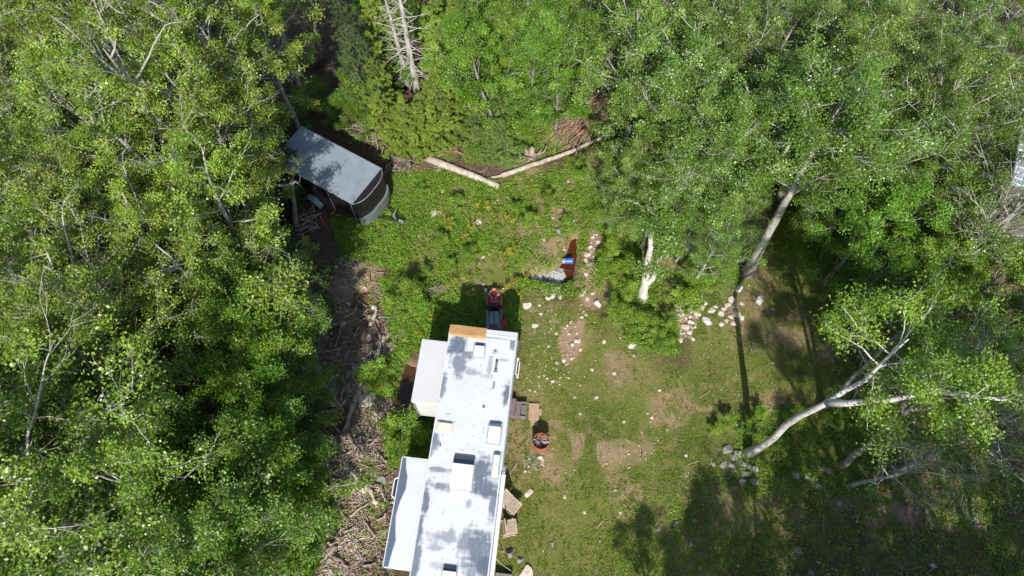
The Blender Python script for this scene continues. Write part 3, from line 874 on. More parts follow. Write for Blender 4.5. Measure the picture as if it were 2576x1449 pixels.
def worn_roof(name, parent, x0, x1, y0, y1, z, blobs, band=None, crown=.03):
    nx = max(20, int((x1 - x0) / .02)); ny = int((y1 - y0) / .025)
    xs = np.linspace(x0, x1, nx); ys = np.linspace(y0, y1, ny)
    X, Y = np.meshgrid(xs, ys); x = X.ravel(); y = Y.ravel()
    mid = (x0 + x1) / 2
    zz = z + crown * (1 - ((x - mid) / ((x1 - x0) / 2)) ** 2) + (fbm(x, y, .9, 61) - .5) * .012
    top = np.stack([x, y, zz], 1)
    i = np.arange(ny - 1)[:, None] * nx; j = np.arange(nx - 1)[None, :]
    q = np.stack([i + j, i + j + 1, i + nx + j + 1, i + nx + j], -1).reshape(-1, 4)
    # skirt
    ring = np.concatenate([np.arange(nx), np.arange(1, ny) * nx + nx - 1, (ny - 1) * nx + np.arange(nx - 2, -1, -1), np.arange(ny - 2, 0, -1) * nx])
    lowv = top[ring].copy(); lowv[:, 2] = z - .05
    n0 = len(top); m_ = len(ring)
    sq = np.stack([ring, n0 + np.arange(m_), n0 + (np.arange(m_) + 1) % m_, np.roll(ring, -1)], 1)
    v = np.concatenate([top, lowv])
    wear = np.zeros(len(x))
    for (cx, cy, rx, ry, st) in blobs:
        d = np.sqrt(((x - cx) / rx) ** 2 + ((y - cy) / ry) ** 2)
        st_noise = .55 * (fbm(x * 1.0, y * 4.5, .35, 5) - .5) + .55 * (fbm(x * 5, y, .5, 8) - .5) + .5 * (fbm(x, y, .28, 14) - .5)
        wear = np.maximum(wear, st * np.clip((1.35 - d + st_noise * 1.8) * 1.5, 0, 1))
    if band is not None:
        wd = np.interp(-y, band[0], band[1])
        wear = np.maximum(wear, 1.1 * np.clip((wd - (x - x0)) / .03, 0, 1))
    wear = np.concatenate([wear, np.zeros(m_)])
    m, n, l, b = new_mat(name + "_worn_white_membrane")
    at = N(n, "ShaderNodeAttribute", attribute_name="wear")
    n1 = noise(n, l, 18, 6, .7, stretch=(1, .15, 1)); n2 = noise(n, l, 18, 6, .7, stretch=(.15, 1, 1))
    mul = N(n, "ShaderNodeMath", operation='MULTIPLY'); l.new(at.outputs['Fac'], mul.inputs[0])
    s1 = ramp(n, l, n1, [(.3, .78), (.5, 1.0)]); l.new(s1, mul.inputs[1])
    white = mixc(n, l, noise(n, l, 1.2, 5), (.60, .615, .65), (.50, .515, .545))
    white = mixc(n, l, ramp(n, l, n2, [(.6, 0.0), (.8, .25)]), white, (.5, .53, .57))
    l.new(mixc(n, l, mul.outputs[0], white, (.085, .115, .16)), b.inputs['Base Color'])
    b.inputs['Roughness'].default_value = .5
    me = mesh_np(name, v, np.concatenate([q, sq]), m, smooth=False)
    a = me.attributes.new("wear", 'FLOAT', 'POINT'); a.data.foreach_set("value", wear.astype(np.float32))
    return link(name, me, parent)

def blob(f, x, y, rx, ry, st, z=RZ):
    p = loc_of(*f(x, y), z)
    return (p.x, p.y, 1.15 * rx / 3.6233 / 96, 1.15 * ry / 3.6233 / 96, st)
blobs = [blob(c1, *t) for t in [(985, 350, 110, 110, .95), (1000, 560, 75, 110, .8), (1085, 450, 70, 50, .8), (1150, 640, 80, 35, .55), (1590, 330, 40, 80, .8), (825, 780, 32, 130, .8), (1525, 880, 42, 120, .95), (735, 1390, 50, 90, .85), (1480, 510, 50, 14, .5), (1340, 560, 25, 110, .5), (1350, 690, 90, 25, .35)]]
blobs += [blob(c2, *t) for t in [(700, 60, 30, 100, .8), (780, 290, 100, 26, .75), (790, 480, 95, 38, .8), (1240, 330, 90, 150, .95), (1300, 500, 150, 85, .95), (1280, 170, 60, 18, .6), (630, 640, 40, 160, .95), (560, 1020, 30, 180, .9), (505, 1390, 35, 110, .9), (1400, 1000, 40, 120, .6), (1385, 690, 45, 150, .85), (575, 930, 22, 190, .8), (535, 1250, 38, 170, .85), (850, 1030, 120, 55, .6), (760, 1140, 80, 25, .5), (1070, 1080, 60, 130, .75), (1210, 1180, 150, 190, .9), (1300, 1360, 100, 120, 1.0), (920, 1000, 45, 60, .6), (1110, 660, 30, 50, .5), (800, 1340, 90, 30, .4), (1150, 1400, 60, 60, .7)]]
worn_roof("roof", rv, -W2, W2, -RL, -CAP, RZ, blobs)
# sloped rear cap: white with a tan repair over its left part
MB().prism([(-W2, -CAP + .002), (W2, -CAP + .002), (W2, .0), (-W2, .0)], RZ - .6, lambda x, y: RZ + .012 if y < -.2 else RZ - .10).obj("rear_cap", M['rv_white'], rv, .02)
MB().prism([(-W2 - .012, -CAP - .05), (-W2 + 1.30, -CAP - .10), (-W2 + 1.32, -CAP + .004), (-W2 - .012, -CAP + .004)], RZ - .03, lambda x, y: RZ + .046).prism(
    [(-W2 - .012, -CAP + .004), (-W2 + 1.32, -CAP + .004), (-W2 + 1.33, .015), (-W2 + .3, .03), (-W2 - .012, .015)], RZ - .3, lambda x, y: RZ + .046 if y < -.2 else RZ - .07).obj("repair_patch", M['tan_patch'], rv, 0, label="tan patch over the corner of the roof")
# edge trims along the roof sides
MB().box((W2 - .03, -RL / 2 - CAP / 2, RZ + .012), (.05, RL - CAP, .03)).obj("edge_trim", M['rv_trim'], rv, .006)
MB().box((-W2 + .02, -RL / 2 - CAP / 2, RZ + .012), (.035, RL - CAP, .03)).obj("edge_trim", M['rv_trim'], rv, .006)
MB().box((W2 + .02, -2.6, RZ - .03), (.045, 4.6, .05)).obj("gutter_rail", M['galv'], rv, .008)
# awning roller
aw = MB().cyl((W2 + .085, -5.05, RZ - .10), (W2 + .085, -RL + .4, RZ - .10), .075, seg=20).obj("awning_roller", M['rv_white'], rv, smooth=False)
MB().box((W2 + .02, -5.6, RZ - .6), (.04, .05, 1.0)).box((W2 + .02, -RL + .8, RZ - .6), (.04, .05, 1.0)).obj("awning_arm", M['rv_trim'], rv)
MB().box((W2 + .08, -4.9, RZ - .07), (.10, .22, .10)).obj("awning_bracket", M['galv'], rv, .01)
M['shade_rim'] = simple('grey_edge_shading', (.36, .38, .40), .8, var=.35, scale=9)  # grey for rims that stand in for shading round the roof covers
# roof fittings -----------------------------------------------------------
def fit(f, x, y, z=RZ): return loc_of(*f(x, y), z + .05)
def cover_vent(x0, y0, w_, l_, h, name="roof_vent", body='rv_white', dark='dark_glass', lid=.22, parent=rv, lip=True):
    """hooded cover whose open dark end faces north"""
    z = RZ + .02
    pr = [(-l_ / 2, 0), (-l_ / 2, h * .35), (-l_ / 2 + .10 * l_, h * .78), (-.1 * l_, h), (l_ / 2 - lid * l_, h * .98), (l_ / 2 - lid * l_, 0)]
    bm = MB()
    m = Matrix.Translation((x0, y0, z)) @ Matrix(((0, 0, 1, 0), (1, 0, 0, 0), (0, 1, 0, 0), (0, 0, 0, 1)))
    bm.prism(pr, -w_ / 2, w_ / 2, m)
    o = bm.obj(name, M[body], parent, .03, 4)
    MB().box((x0, y0 - .01, z + .016), (w_ + (.09 if lip else .05), l_ + (.08 if lip else .05), .02)).obj('shade_rim', M['shade_rim'], o, .006)  # flat rim paints the shading along the cover's edges
    bm = MB()
    y2 = l_ / 2
    bm.prism([(l_ / 2 - lid * l_ - .01, .02), (l_ / 2 - lid * l_ - .01, h * .97), (l_ / 2 - lid * l_ * .45, h * .75), (l_ / 2 + .005, h * .25), (l_ / 2 + .005, .02)][::-1], -w_ / 2 + .012, w_ / 2 - .012, m)
    bm.obj("grille", M[dark], o, .012, 2)
    return o
p = fit(c1, 1225, 400); cover_vent(p.x, p.y, .35, .48, .16)
p = fit(c1, 1390, 1300); cover_vent(p.x, p.y, .40, .68, .22, dark='blue_grey')
p = fit(c2, 1045, 330); ac = cover_vent(p.x, p.y, .70, 1.06, .32, name="air_conditioner", lid=.26, lip=False)
MB().cyl((p.x, p.y - .14, RZ + .315), (p.x, p.y - .14, RZ + .345), .16, .13, 24).obj("fan_housing", M['rv_white'], ac, .008)
MB().box((p.x, p.y - .44, RZ + .19), (.6, .03, .14)).obj("rear_rib", M['rv_trim'], ac, .008)
p = fit(c2, 1405, 245); cover_vent(p.x, p.y, .19, .80, .16, name="fridge_vent", dark='blue_grey', lid=.10)
p = fit(c2, 897, 1440); cover_vent(p.x, p.y - .05, .42, .60, .20)
# skylight
p = fit(c1, 850, 1235)
sk = MB().box((p.x, p.y, RZ + .03), (.62, .40, .03)).obj("skylight", M['sealant'], rv, .01)
MB().box((p.x, p.y, RZ + .085), (.50, .29, .09)).obj("dome", M['cream'], sk, .04, 4)
MB().box((p.x, p.y + .155, RZ + .062), (.46, .02, .05)).obj("dome_edge", M['sealant'], sk, .005)
# aerial: turntable, boom and crosspiece
p = fit(c1, 1395, 430)
an = MB().cyl((p.x, p.y, RZ + .03), (p.x, p.y, RZ + .07), .09, seg=24).obj("television_aerial", M['sealant'], rv)
for k in range(6):
    a = k * math.pi / 3
    MB().box((p.x + .06 * math.cos(a), p.y + .06 * math.sin(a), RZ + .075), (.06, .012, .01), Matrix.Rotation(a, 4, 'Z')).obj("turntable_rib", M['grey_metal'], an)
MB().path([(p.x, p.y, RZ + .1), (p.x - .02, p.y - .85, RZ + .12)], .013).obj("boom", M['rv_white'], an)
MB().path([(p.x, p.y, RZ + .09), (p.x, p.y + .09, RZ + .09)], .012).obj("crank_head", M['black'], an)
q = fit(c1, 1410, 560)
MB().box((q.x, q.y, RZ + .06), (.085, .36, .03)).obj("lift_arm", M['grey_metal'], an, .005)
MB().box((q.x, q.y + .13, RZ + .079), (.06, .09, .01)).obj("arm_cap", M['black'], an)
MB().box((q.x, q.y - .16, RZ + .08), (.09, .06, .012)).obj("clamp", M['black'], an)
q = fit(c1, 1395, 690)
MB().box((q.x, q.y, RZ + .10), (.13, .30, .06)).obj("aerial_head", M['rv_white'], an, .012)
q = fit(c1, 1380, 795)
MB().box((q.x, q.y, RZ + .09), (.07, .24, .025)).obj("aerial_tip", M['galv'], an, .005)
# plumbing pipes
q = fit(c1, 1270, 1035)
pp = MB().cyl((q.x, q.y, RZ), (q.x, q.y, RZ + .14), .045, .04, 16).obj("plumbing_vent", M['rv_white'], rv, .006)
MB().cyl((q.x, q.y, RZ + .135), (q.x, q.y, RZ + .146), .026, seg=14).obj("pipe_mouth", M['black'], pp)
q = fit(c2, 798, 35)
MB().cyl((q.x, q.y, RZ), (q.x, q.y, RZ + .1), .025, .02, 12).obj("plumbing_vent", M['grey_metal'], rv)
q = fit(c1, 885, 1115)
MB().box((q.x, q.y, RZ + .035), (.16, .14, .012)).obj("sealed_plate", M['sealant'], rv, .004)
q = fit(c2, 1030, 90)
MB().box((q.x, q.y, RZ + .036), (.16, .06, .01)).obj("sealed_plate", M['sealant'], rv, .004)

lp = np.column_stack([rng.uniform(-W2 + .05, W2 - .05, 130), rng.uniform(-RL, -CAP, 130), np.full(130, RZ + .045)])
lv, lq = leaves(lp, .045, .6, .35, rng)
link("leaf_litter", mesh_np("leaf_litter", lv, lq, simple("dry_leaves", (.30, .20, .08), .8), rng.uniform(0, 1, 130)), rv, kind='stuff')
def slideout(name, ya, yb, xo, z1, label, worn=None):
    """box out of the west wall; ya>yb local y, xo local x of its outer face"""
    s = MB().box(((xo - W2) / 2 + .01, (ya + yb) / 2, (z1 + .95) / 2 - .02), (abs(xo + W2) + .02, ya - yb - .05, z1 - .95)).obj(name, M['rv_side'], rv, .015, label=label)
    if worn is None:
        r_ = MB().box(((xo - W2) / 2 - .005, (ya + yb) / 2, z1 - .005), (abs(xo + W2) + .03, ya - yb, .05)).obj("slide_roof", M['slide_white'], s, .01)
    else:
        worn_roof("slide_roof", s, xo - .02, -W2 - .004, yb, ya, z1, [], worn, .01)
    MB().box((xo - .025, (ya + yb) / 2, z1 + .01), (.035, ya - yb + .03, .05)).obj("edge_trim", M['rv_trim'], s, .008)
    MB().box(((xo - W2) / 2, ya + .012, z1 - .01), (abs(xo + W2), .03, .045)).obj("end_trim", M['rv_trim'], s, .006)
    MB().box(((xo - W2) / 2, yb - .012, z1 - .01), (abs(xo + W2), .03, .045)).obj("end_trim", M['rv_trim'], s, .006)
    MB().box((xo + .03, yb - .02, (z1 + .95) / 2), (.05, .03, z1 - 1.0)).obj("corner_trim", M['galv'], s, .006)
    return s
A = loc_of(1065, 855, 2.9); B = loc_of(1037, 1010, 2.9)
slideout("slide_out", A.y, B.y, (A.x + B.x) / 2, 2.9, "shorter plain white slide-out")
A = loc_of(1015, 1150, 2.9); B = loc_of(965, 1425, 2.9)
hh = A.y - B.y
s2 = slideout("slide_out", A.y, B.y, (A.x + B.x) / 2, 2.9, "longer slide-out with a wavy grey stain", (
    -(A.y) + np.array([0, .10, .18, .30, .42, .55, .68, .76, .86, 1.0]) * hh, np.array([.14, .19, .29, .30, .18, .13, .20, .27, .22, .17])))
# bay window frame standing out of the long slide-out
q0 = loc_of((1100 + 350 / 3.6233) / 1.1925, (1328 + 350 / 3.6233) / 1.1925, 2.0)
q1 = loc_of((1100 + 295 / 3.6233) / 1.1925, (1328 + 640 / 3.6233) / 1.1925, 2.0)
xo = (A.x + B.x) / 2
bw = MB().path([(xo, q0.y, 2.1), (xo - .30, q0.y - .17, 2.1), (xo - .30, q1.y + .17, 2.1), (xo, q1.y, 2.1)], .022).path([(xo, q0.y, 1.3), (xo - .10, q0.y - .1, 1.3), (xo - .10, q1.y + .1, 1.3), (xo, q1.y, 1.3)], .022).obj("bay_window", M['rv_white'], s2)
MB().prism([(xo - .005, q1.y + .02), (xo - .005, q0.y - .02), (xo - .27, q0.y - .18), (xo - .27, q1.y + .18)], 2.085, 2.095).obj("window_pane", M['dark_glass'], bw)
# east side hinged window
q = loc_of(*c1(1625, 600), 2.5)
ew = MB().box((W2 + .08, q.y, 2.75), (.03, .62, .03)).box((W2 + .16, q.y, 2.35), (.03, .62, .03)).box((W2 + .12, q.y + .3, 2.55), (.03, .03, .42)).box((W2 + .12, q.y - .3, 2.55), (.03, .03, .42)).obj("side_window", M['rv_white'], rv)
MB().box((W2 + .11, q.y, 2.55), (.012, .56, .36), Matrix.Rotation(-.2, 4, 'Y')).obj("window_pane", M['dark_glass'], ew)
MB().box((W2 + .01, -3.5, 2.0), (.03, .7, 1.9)).obj("entry_door", M['rv_white'], rv, .01)
for yy in (-6.0, -6.95): 
    wh = MB().cyl((W2 - .25, yy, .36), (W2 - .03, yy, .36), .36, seg=28).obj("wheel", M['black'], rv, .02)
    MB().cyl((W2 - .05, yy, .36), (W2 - .02, yy, .36), .19, seg=20).obj("hub", M['rv_trim'], wh)
    wh = MB().cyl((-W2 + .25, yy, .36), (-W2 + .03, yy, .36), .36, seg=28).obj("wheel", M['black'], rv, .02)
    MB().cyl((-W2 + .05, yy, .36), (-W2 + .02, yy, .36), .19, seg=20).obj("hub", M['rv_trim'], wh)

# ================================================================== cargo trailer
M['cargo_roof'] = simple("grey_sheet_roof", (.26, .315, .36), .5, .15, var=.18, scale=2.5, bump=.05)
M['cargo_side'] = simple("dark_trailer_side", (.012, .010, .013), .55, var=.3, scale=2, coat=.05)
M['stone_guard'] = simple("aluminium_stone_guard", (.20, .235, .225), .5, .3, var=.2, scale=20)
zc = 2.15
tl, tb, rt, rb = [P(*q, zc) for q in ((761, 320), (680, 399), (960, 423), (887, 514))]
mid0 = (tl + tb) / 2; mid1 = (rt + rb) / 2
dr = (mid1 - mid0); Lc = dr.length; ac_ = math.atan2(dr.y, dr.x)
Wc = ((tl - tb).length + (rt - rb).length) / 2 * .985
ct = empty("cargo_trailer", (mid0.x, mid0.y, 0), ac_, "dark enclosed cargo trailer with grey roof parked in tree shade", "trailer")
hw = Wc / 2
def nose(o_, off=0):
    pts = []
    for i in range(11):
        a = -1 + 2 * i / 10
        pts.append((Lc + off + .30 * (1 - abs(a) ** 3.6), a * (hw - .01)))
    return pts
MB().prism([(0, hw), (0, -hw)] + nose(0), .5, zc - .04).obj("body", M['cargo_side'], ct, .01)
MB().prism([(-.02, hw + .02), (-.02, -hw - .02), (Lc - .02, -hw - .02), (Lc - .02, hw + .02)], zc - .04, zc).obj("roof", M['cargo_roof'], ct, .015)
def ns(off): return [(Lc + off + .30 * (1 - abs(-1 + i / 5) ** 3.6), (-1 + i / 5) * (hw + .005)) for i in range(11)]
nz_ = MB().prism([(Lc - .02, hw), (Lc - .02, -hw)] + ns(0), zc - .04, lambda x, y: zc - .012).obj("nose_roof", M['cargo_side'], ct)
MB().path([(x, y, zc - .02) for x, y in ns(.015)], .016).obj("nose_trim", M['galv'], ct)
MB().box((Lc - .02, 0, zc + .003), (.03, Wc, .012)).obj("roof_seam", M['galv'], ct)
MB().path([(0, -hw - .02, zc - .02), (Lc, -hw - .02, zc - .02)], .02).obj("side_trim", M['galv'], ct)
MB().path([(0, hw + .02, zc - .02), (Lc, hw + .02, zc - .02)], .02).obj("side_trim", M['galv'], ct)
# aluminium guard round the foot of the nose
ng = ns(.02); ng2 = ns(.10)
MB().prism([(x, y) for x, y in ns(.012)] + [(x + .10, y * 1.0) for x, y in ns(.012)][::-1], .45, lambda x, y: 1.0).obj("stone_guard", M['stone_guard'], ct)
MB().box((Lc * .5, -hw + .01, .6), (Lc, .06, .12)).obj("side_rail", M['black'], ct)
for s_ in (-1, 1):
    y = s_ * (hw + .10)
    for xx in ((1.75,),):
        for x_ in xx:
            wh = MB().cyl((x_, y - .1, .33), (x_, y + .1, .33), .32, seg=26).obj("wheel", M['black'], ct, .02)
            MB().cyl((x_, y + s_ * .09, .33), (x_, y + s_ * .112, .33), .17, seg=18).obj("rim", M['galv'], wh)
    pts = [(1.75 + .46 * math.cos(a), .33 + .40 * math.sin(a)) for a in np.linspace(.05, math.pi - .05, 13)]
    fm = MB()
    for a, b in zip(pts[:-1], pts[1:]):
        c = ((a[0] + b[0]) / 2, y + s_ * .03, (a[1] + b[1]) / 2); L = math.hypot(b[0] - a[0], b[1] - a[1])
        fm.box(c, (L * 1.12, .26, .025), Matrix.Rotation(-math.atan2(b[1] - a[1], b[0] - a[0]), 4, 'Y'))
    fm.obj("fender", simple("blue_grey_fender", (.33, .42, .50), .35, .2) if s_ < 0 else M['galv'], ct)
MB().path([(2.9, -hw - .015, zc - .05), (2.92, -hw - .015, .55)], .012).path([(Lc - .15, -hw - .015, zc - .05), (Lc - .15, -hw - .015, .55)], .012).obj("door_strip", M['galv'], ct)
MB().path([(Lc - .1, .55, .45), (Lc + 1.35, .0, .45)], .04).path([(Lc - .1, -.55, .45), (Lc + 1.35, .0, .45)], .04).obj("tow_frame", M['black'], ct)
MB().cyl((Lc + 1.1, 0, .1), (Lc + 1.1, 0, .85), .04).box((Lc + 1.1, .09, .85), (.03, .22, .03)).box((Lc + 1.42, 0, .5), (.22, .1, .1)).obj("hitch_jack", M['galv'], ct)

# ================================================================== snowmobile and jug
M['red_paint'] = simple("faded_red_paint", (.34, .035, .03), .3, var=.4, scale=4, coat=.5)
M['pink_decal'] = simple("faded_pink_decal", (.62, .36, .36), .5)
M['seat_grey'] = simple("grey_vinyl", (.24, .28, .31), .5, scale=8)
M['dark_vinyl'] = simple("dark_vinyl", (.03, .035, .045), .4)
pF = P(1243, 752, .5); pB = P(1243, 812, .4)
sdir = pF - pB
sn = empty("snowmobile", (pB.x, pB.y - .05, 0), math.atan2(sdir.y, sdir.x) - math.pi / 2, "old red snowmobile with faded decals parked in camper's shadow", "snowmobile")
SL = 1.62
hood = []
bm = bmesh.new()
prof = [(.72, .34, .62), (.85, .36, .72), (1.0, .37, .74), (1.2, .35, .66), (1.4, .29, .55), (1.52, .20, .44), (1.58, .08, .36)]
rows = []
for (y, hw_, z) in prof:
    rows.append([bm.verts.new((hw_ * math.sin(a), y, .22 + (z - .22) * math.cos(a) ** .6 if math.cos(a) > 0 else .22)) for a in np.linspace(-math.pi / 2, math.pi / 2, 13)])
for a, b in zip(rows[:-1], rows[1:]):
    for i in range(12): bm.faces.new((a[i], a[i + 1], b[i + 1], b[i]))
bm.faces.new(rows[-1]); bm.faces.new(rows[0][::-1])
h_ = MB(); h_.bm.free(); h_.bm = bm
hd = h_.obj("hood", M['red_paint'], sn, smooth=True)
lg = MB().cyl((0, 1.48, .44), (0, 1.56, .50), .10, .09, 16).obj("headlight", simple("orange_lens", (.42, .20, .13), .3), hd)
for s_ in (-1, 1):
    MB().box((s_ * .17, 1.28, .625), (.035, .32, .012), Matrix.Rotation(.45 * s_, 4, 'Z') @ Matrix.Rotation(-.3, 4, 'X')).obj("decal", M['pink_decal'], hd)
    MB().box((s_ * .12, 1.08, .735), (.03, .26, .012), Matrix.Rotation(-.6 * s_, 4, 'Z')).obj("decal", M['pink_decal'], hd)
    MB().box((s_ * .30, .95, .58), (.012, .34, .06), Matrix.Rotation(-.5 * s_, 4, 'Y')).obj("decal", M['pink_decal'], hd)
    sk_ = MB().box((s_ * .36, 1.1, .05), (.13, .95, .025)).box((s_ * .36, 1.62, .10), (.12, .2, .02), Matrix.Rotation(.5, 4, 'X')).obj("ski", M['grey_metal'], sn)
    MB().path([(s_ * .20, 1.0, .35), (s_ * .36, 1.05, .08)], .025).obj("ski_strut", M['black'], sn)
    MB().box((s_ * .26, .32, .22), (.14, .95, .02)).obj("running_board", M['grey_metal'], sn)
MB().prism([(-.30, .62), (.30, .62), (.26, .80), (-.26, .80)], .45, lambda x, y: .84 if y < .7 else .74).obj("windscreen", M['dark_vinyl'], sn, .02)
MB().path([(-.33, .52, .80), (0, .60, .84), (.33, .52, .80)], .018).obj("handlebar", M['black'], sn)
st = MB().prism([(-.19, -.10), (.19, -.10), (.19, .5), (-.19, .5)], .25, lambda x, y: .58 if y > .2 else .64).obj("seat", M['seat_grey'], sn, .04, 3)
MB().box((0, .17, .645), (.03, .5, .01)).obj("seat_seam", M['black'], st)
MB().box((0, .15, .22), (.42, 1.1, .25)).obj("track", M['black'], sn, .05)
MB().path([(-.2, -.2, .45), (.2, -.2, .45)], .015).path([(-.2, -.2, .45), (-.2, .05, .5)], .015).path([(.2, -.2, .45), (.2, .05, .5)], .015).obj("grab_rail", M['galv'], sn)
p = P(1267, 814, .2)
jg = empty("fuel_jug", (p.x, p.y, 0), .05, "red plastic fuel jug standing beside the snowmobile's seat", "jug")
MB().box((0, 0, .2), (.24, .30, .36)).obj("body", simple("red_plastic", (.50, .03, .05), .45, var=.15), jg, .03, 3)
MB().path([(0, -.09, .38), (0, -.09, .44), (0, .09, .44), (0, .09, .38)], .015).obj("handle", M['red_paint'], jg)
MB().cyl((0, .12, .36), (0, .15, .45), .03).obj("cap", M['black'], jg)

# ================================================================== blue bucket in the ditch
p = P(1437, 657, 0)
bk = empty("bucket", (p.x - .12, p.y, -.12), 0, "blue bucket lying on its side in the rusty ditch", "bucket")
MB().cyl((-.16, 0, .14), (.14, 0, .16), .115, .135, 24).obj("body", simple("blue_plastic", (.04, .13, .55), .35, var=.2), bk, .006)
MB().cyl((-.26, 0, .135), (-.155, 0, .14), .10, .117, 24).obj("faded_end", simple("faded_grey_plastic", (.30, .36, .42), .5), bk)
MB().cyl((.13, 0, .16), (.155, 0, .16), .145, seg=24).obj("rim", simple("blue_rim", (.06, .18, .65), .3), bk)
MB().path([(.14, .14, .16), (.22, .1, .12), (.24, 0, .10), (.22, -.1, .12), (.14, -.14, .16)], .006).obj("handle", M['grey_metal'], bk)

# ================================================================== entry steps, planks, fire barrel
M['purple_plank'] = simple("weathered_purple_grey_planks", (.20, .155, .16), .85, var=.35, scale=12, bump=.4)
M['tan_board'] = simple("tan_chipboard", (.42, .29, .19), .85, var=.3, scale=10, bump=.4)
M['deck_wood'] = simple("weathered_grey_deck_wood", (.24, .22, .23), .85, var=.35, scale=10, bump=.4)
M['rust'] = simple("rusty_steel", (.33, .13, .075), .85, .1, var=.3, scale=7, bump=.5, col2=(.30, .09, .04))
a_ = P(1287, 1028, .35); b_ = P(1327, 1030, .3)
pal = empty("step_platform", ((a_.x + b_.x) / 2, (a_.y + b_.y) / 2, 0), ANG, "purplish grey stepped planks under the camper's door", "step")
for k in range(3):
    MB().box((-.27 + k * .215, -.03 * k, .42 - .10 * k), (.20, .72 - .1 * k, .05)).obj("tread", M['purple_plank'], pal, .01)
for s_ in (-1, 1):
    MB().box((-.06, s_ * .28, .2), (.62, .05, .24)).obj("riser", M['deck_wood'], pal)
p = P(1343, 1035, .1)
cb = MB().box((0, 0, .06), (.40, .66, .10)).box((.24, -.0, .05), (.14, .26, .08)).box((.02, -.42, .045), (.28, .30, .07)).obj("wooden_block", M['tan_board'], None, .015, label="tan wooden block on lawn between steps and fire barrel", cat="block")
cb.location = (p.x, p.y, gz(p.x, p.y)); cb.rotation_euler = (0, 0, -.04)
p = P(1360, 1115, .35)
fb = empty("fire_barrel", (p.x, p.y, 0), 0, "rusty orange open fire barrel heaped with scrap metal", "barrel")
bm = MB()
seg = 32; ro, ri, hb = .31, .295, .72
rings = [(ro, 0), (ro, hb * .33), (ro + .012, hb * .35), (ro, hb * .37), (ro, hb * .64), (ro + .012, hb * .66), (ro, hb * .68), (ro, hb), (ri, hb), (ri, .3), (0.001, .3)]
vs = [[bm.bm.verts.new((r_ * math.cos(i * 2 * math.pi / seg), r_ * math.sin(i * 2 * math.pi / seg), z)) for i in range(seg)] for r_, z in rings]
for u, v in zip(vs[:-1], vs[1:]):
    for i in range(seg): bm.bm.faces.new((u[i], u[(i + 1) % seg], v[(i + 1) % seg], v[i]))
bm.obj("drum", M['rust'], fb)
sm = Tubes()
for i in range(26):
    a = random.uniform(0, 6.28); r_ = random.uniform(0, .2)
    c = np.array([r_ * math.cos(a), r_ * math.sin(a) + .02, random.uniform(.5, .78)])
    sm.add(wander(c, rng.normal(0, 1, 3) * [1, 1, .35], random.uniform(.12, .34), 5, .35, 0, rng), np.full(5, random.uniform(.006, .016)), 6)
link("scrap_metal", sm.mesh("scrap_metal", M['grey_metal']), None, label="bent dark scrap rods heaped in the rusty barrel", cat="scrap", loc=(p.x, p.y, 0))
MB().box((.0, 0, 0), (.24, .05, .03)).obj("metal_bar", M['galv'], None, .005, label="short shiny bar lying across the barrel's scrap", cat="bar", loc=(p.x + .17, p.y - .05, .76))
MB().prism([(-.12, .1), (.1, -.12), (.16, 0), (.04, .16)], 0, .02).obj("rusty_plate", M['rust'], None, label="curved rusty plate leaning inside the barrel's right rim", cat="plate", loc=(p.x + .12, p.y + .09, .7))

# ================================================================== slatted chairs
M['chair_wood'] = simple("weathered_teak_slats", (.60, .47, .38), .8, var=.3, scale=14)
def slat_panel(par, name, w_, l_, n, thick=.018):
    """a frame with n slats lying in its x,y plane"""
    bm = MB()
    for s_ in (-1, 1):
        bm.box((s_ * (w_ / 2 - .018), l_ / 2, 0), (.036, l_, .03))
    bm.box((0, .018, 0), (w_ - .075, .034, .028)); bm.box((0, l_ - .018, 0), (w_ - .075, .034, .028))
    st_ = (w_ - .075) / n
    for k in range(n):
        bm.box((-w_ / 2 + .0375 + st_ * (k + .5), l_ / 2, .001), (st_ * .58, l_ - .075, thick))
    return bm.obj(name, M['chair_wood'], par)
def garden_chair(x, y, rz, tilt, label, back_el):
    p = P(x, y, .4)
    r = empty("garden_chair", (p.x, p.y, gz(p.x, p.y)), rz, label, "chair", "slatted wooden garden chairs beside the camper")
    st_ = slat_panel(r, "seat", .50, .46, 11); st_.location = (0, 0, .42); st_.rotation_euler = (.08, 0, 0)
    bk_ = slat_panel(r, "backrest", .50, .52, 11); bk_.location = (0, -.03, .44); bk_.rotation_euler = (math.pi - back_el, 0, 0)
    for s_ in (-1, 1):
        MB().path([(s_ * .26, .42, .0), (s_ * .26, -.12, .52)], .018).obj("leg", M['chair_wood'], r)
        MB().path([(s_ * .28, -.14, .0), (s_ * .28, .36, .46)], .018).obj("leg", M['chair_wood'], r)
    MB().path([(-.26, .05, .37), (.26, .05, .37)], .014).obj("stretcher", M['chair_wood'], r)
    return r
garden_chair(1279, 1262, -2.27, 0, "slatted garden chair with both seat and back panels lit", 1.0)
garden_chair(1268, 1328, -1.45, 0, "slatted garden chair nearest the deck, its back in shadow", 1.75)

# timber deck at the bottom edge
p = P(1262, 1450, .3)
dk = empty("timber_deck", (p.x, p.y - .75, 0), ANG, "weathered grey plank deck against the camper at bottom edge", "deck")
for k in range(4):
    MB().box((-.24 + k * .148, 0, .3), (.14, 1.7, .04)).obj("plank", M['deck_wood'], dk, .006)
MB().box((-.02, .78, .15), (.58, .08, .24)).box((-.02, -.78, .15), (.58, .08, .24)).obj("joist", M['deck_wood'], dk)
T = Tubes(); a1 = P(1245, 1402, .75); a2 = P(1262, 1420, .5); a3 = P(1292, 1440, .1)
T.add([a1, (a1 + a2) / 2 + Vector((0, 0, .03)), a2, (a2 + a3) / 2, a3], [.014, .013, .012, .011, .01], 6)
link("pole", T.mesh("pole", M['log_wood']), None, label="thin crooked pale pole leaning across the deck", cat="pole")

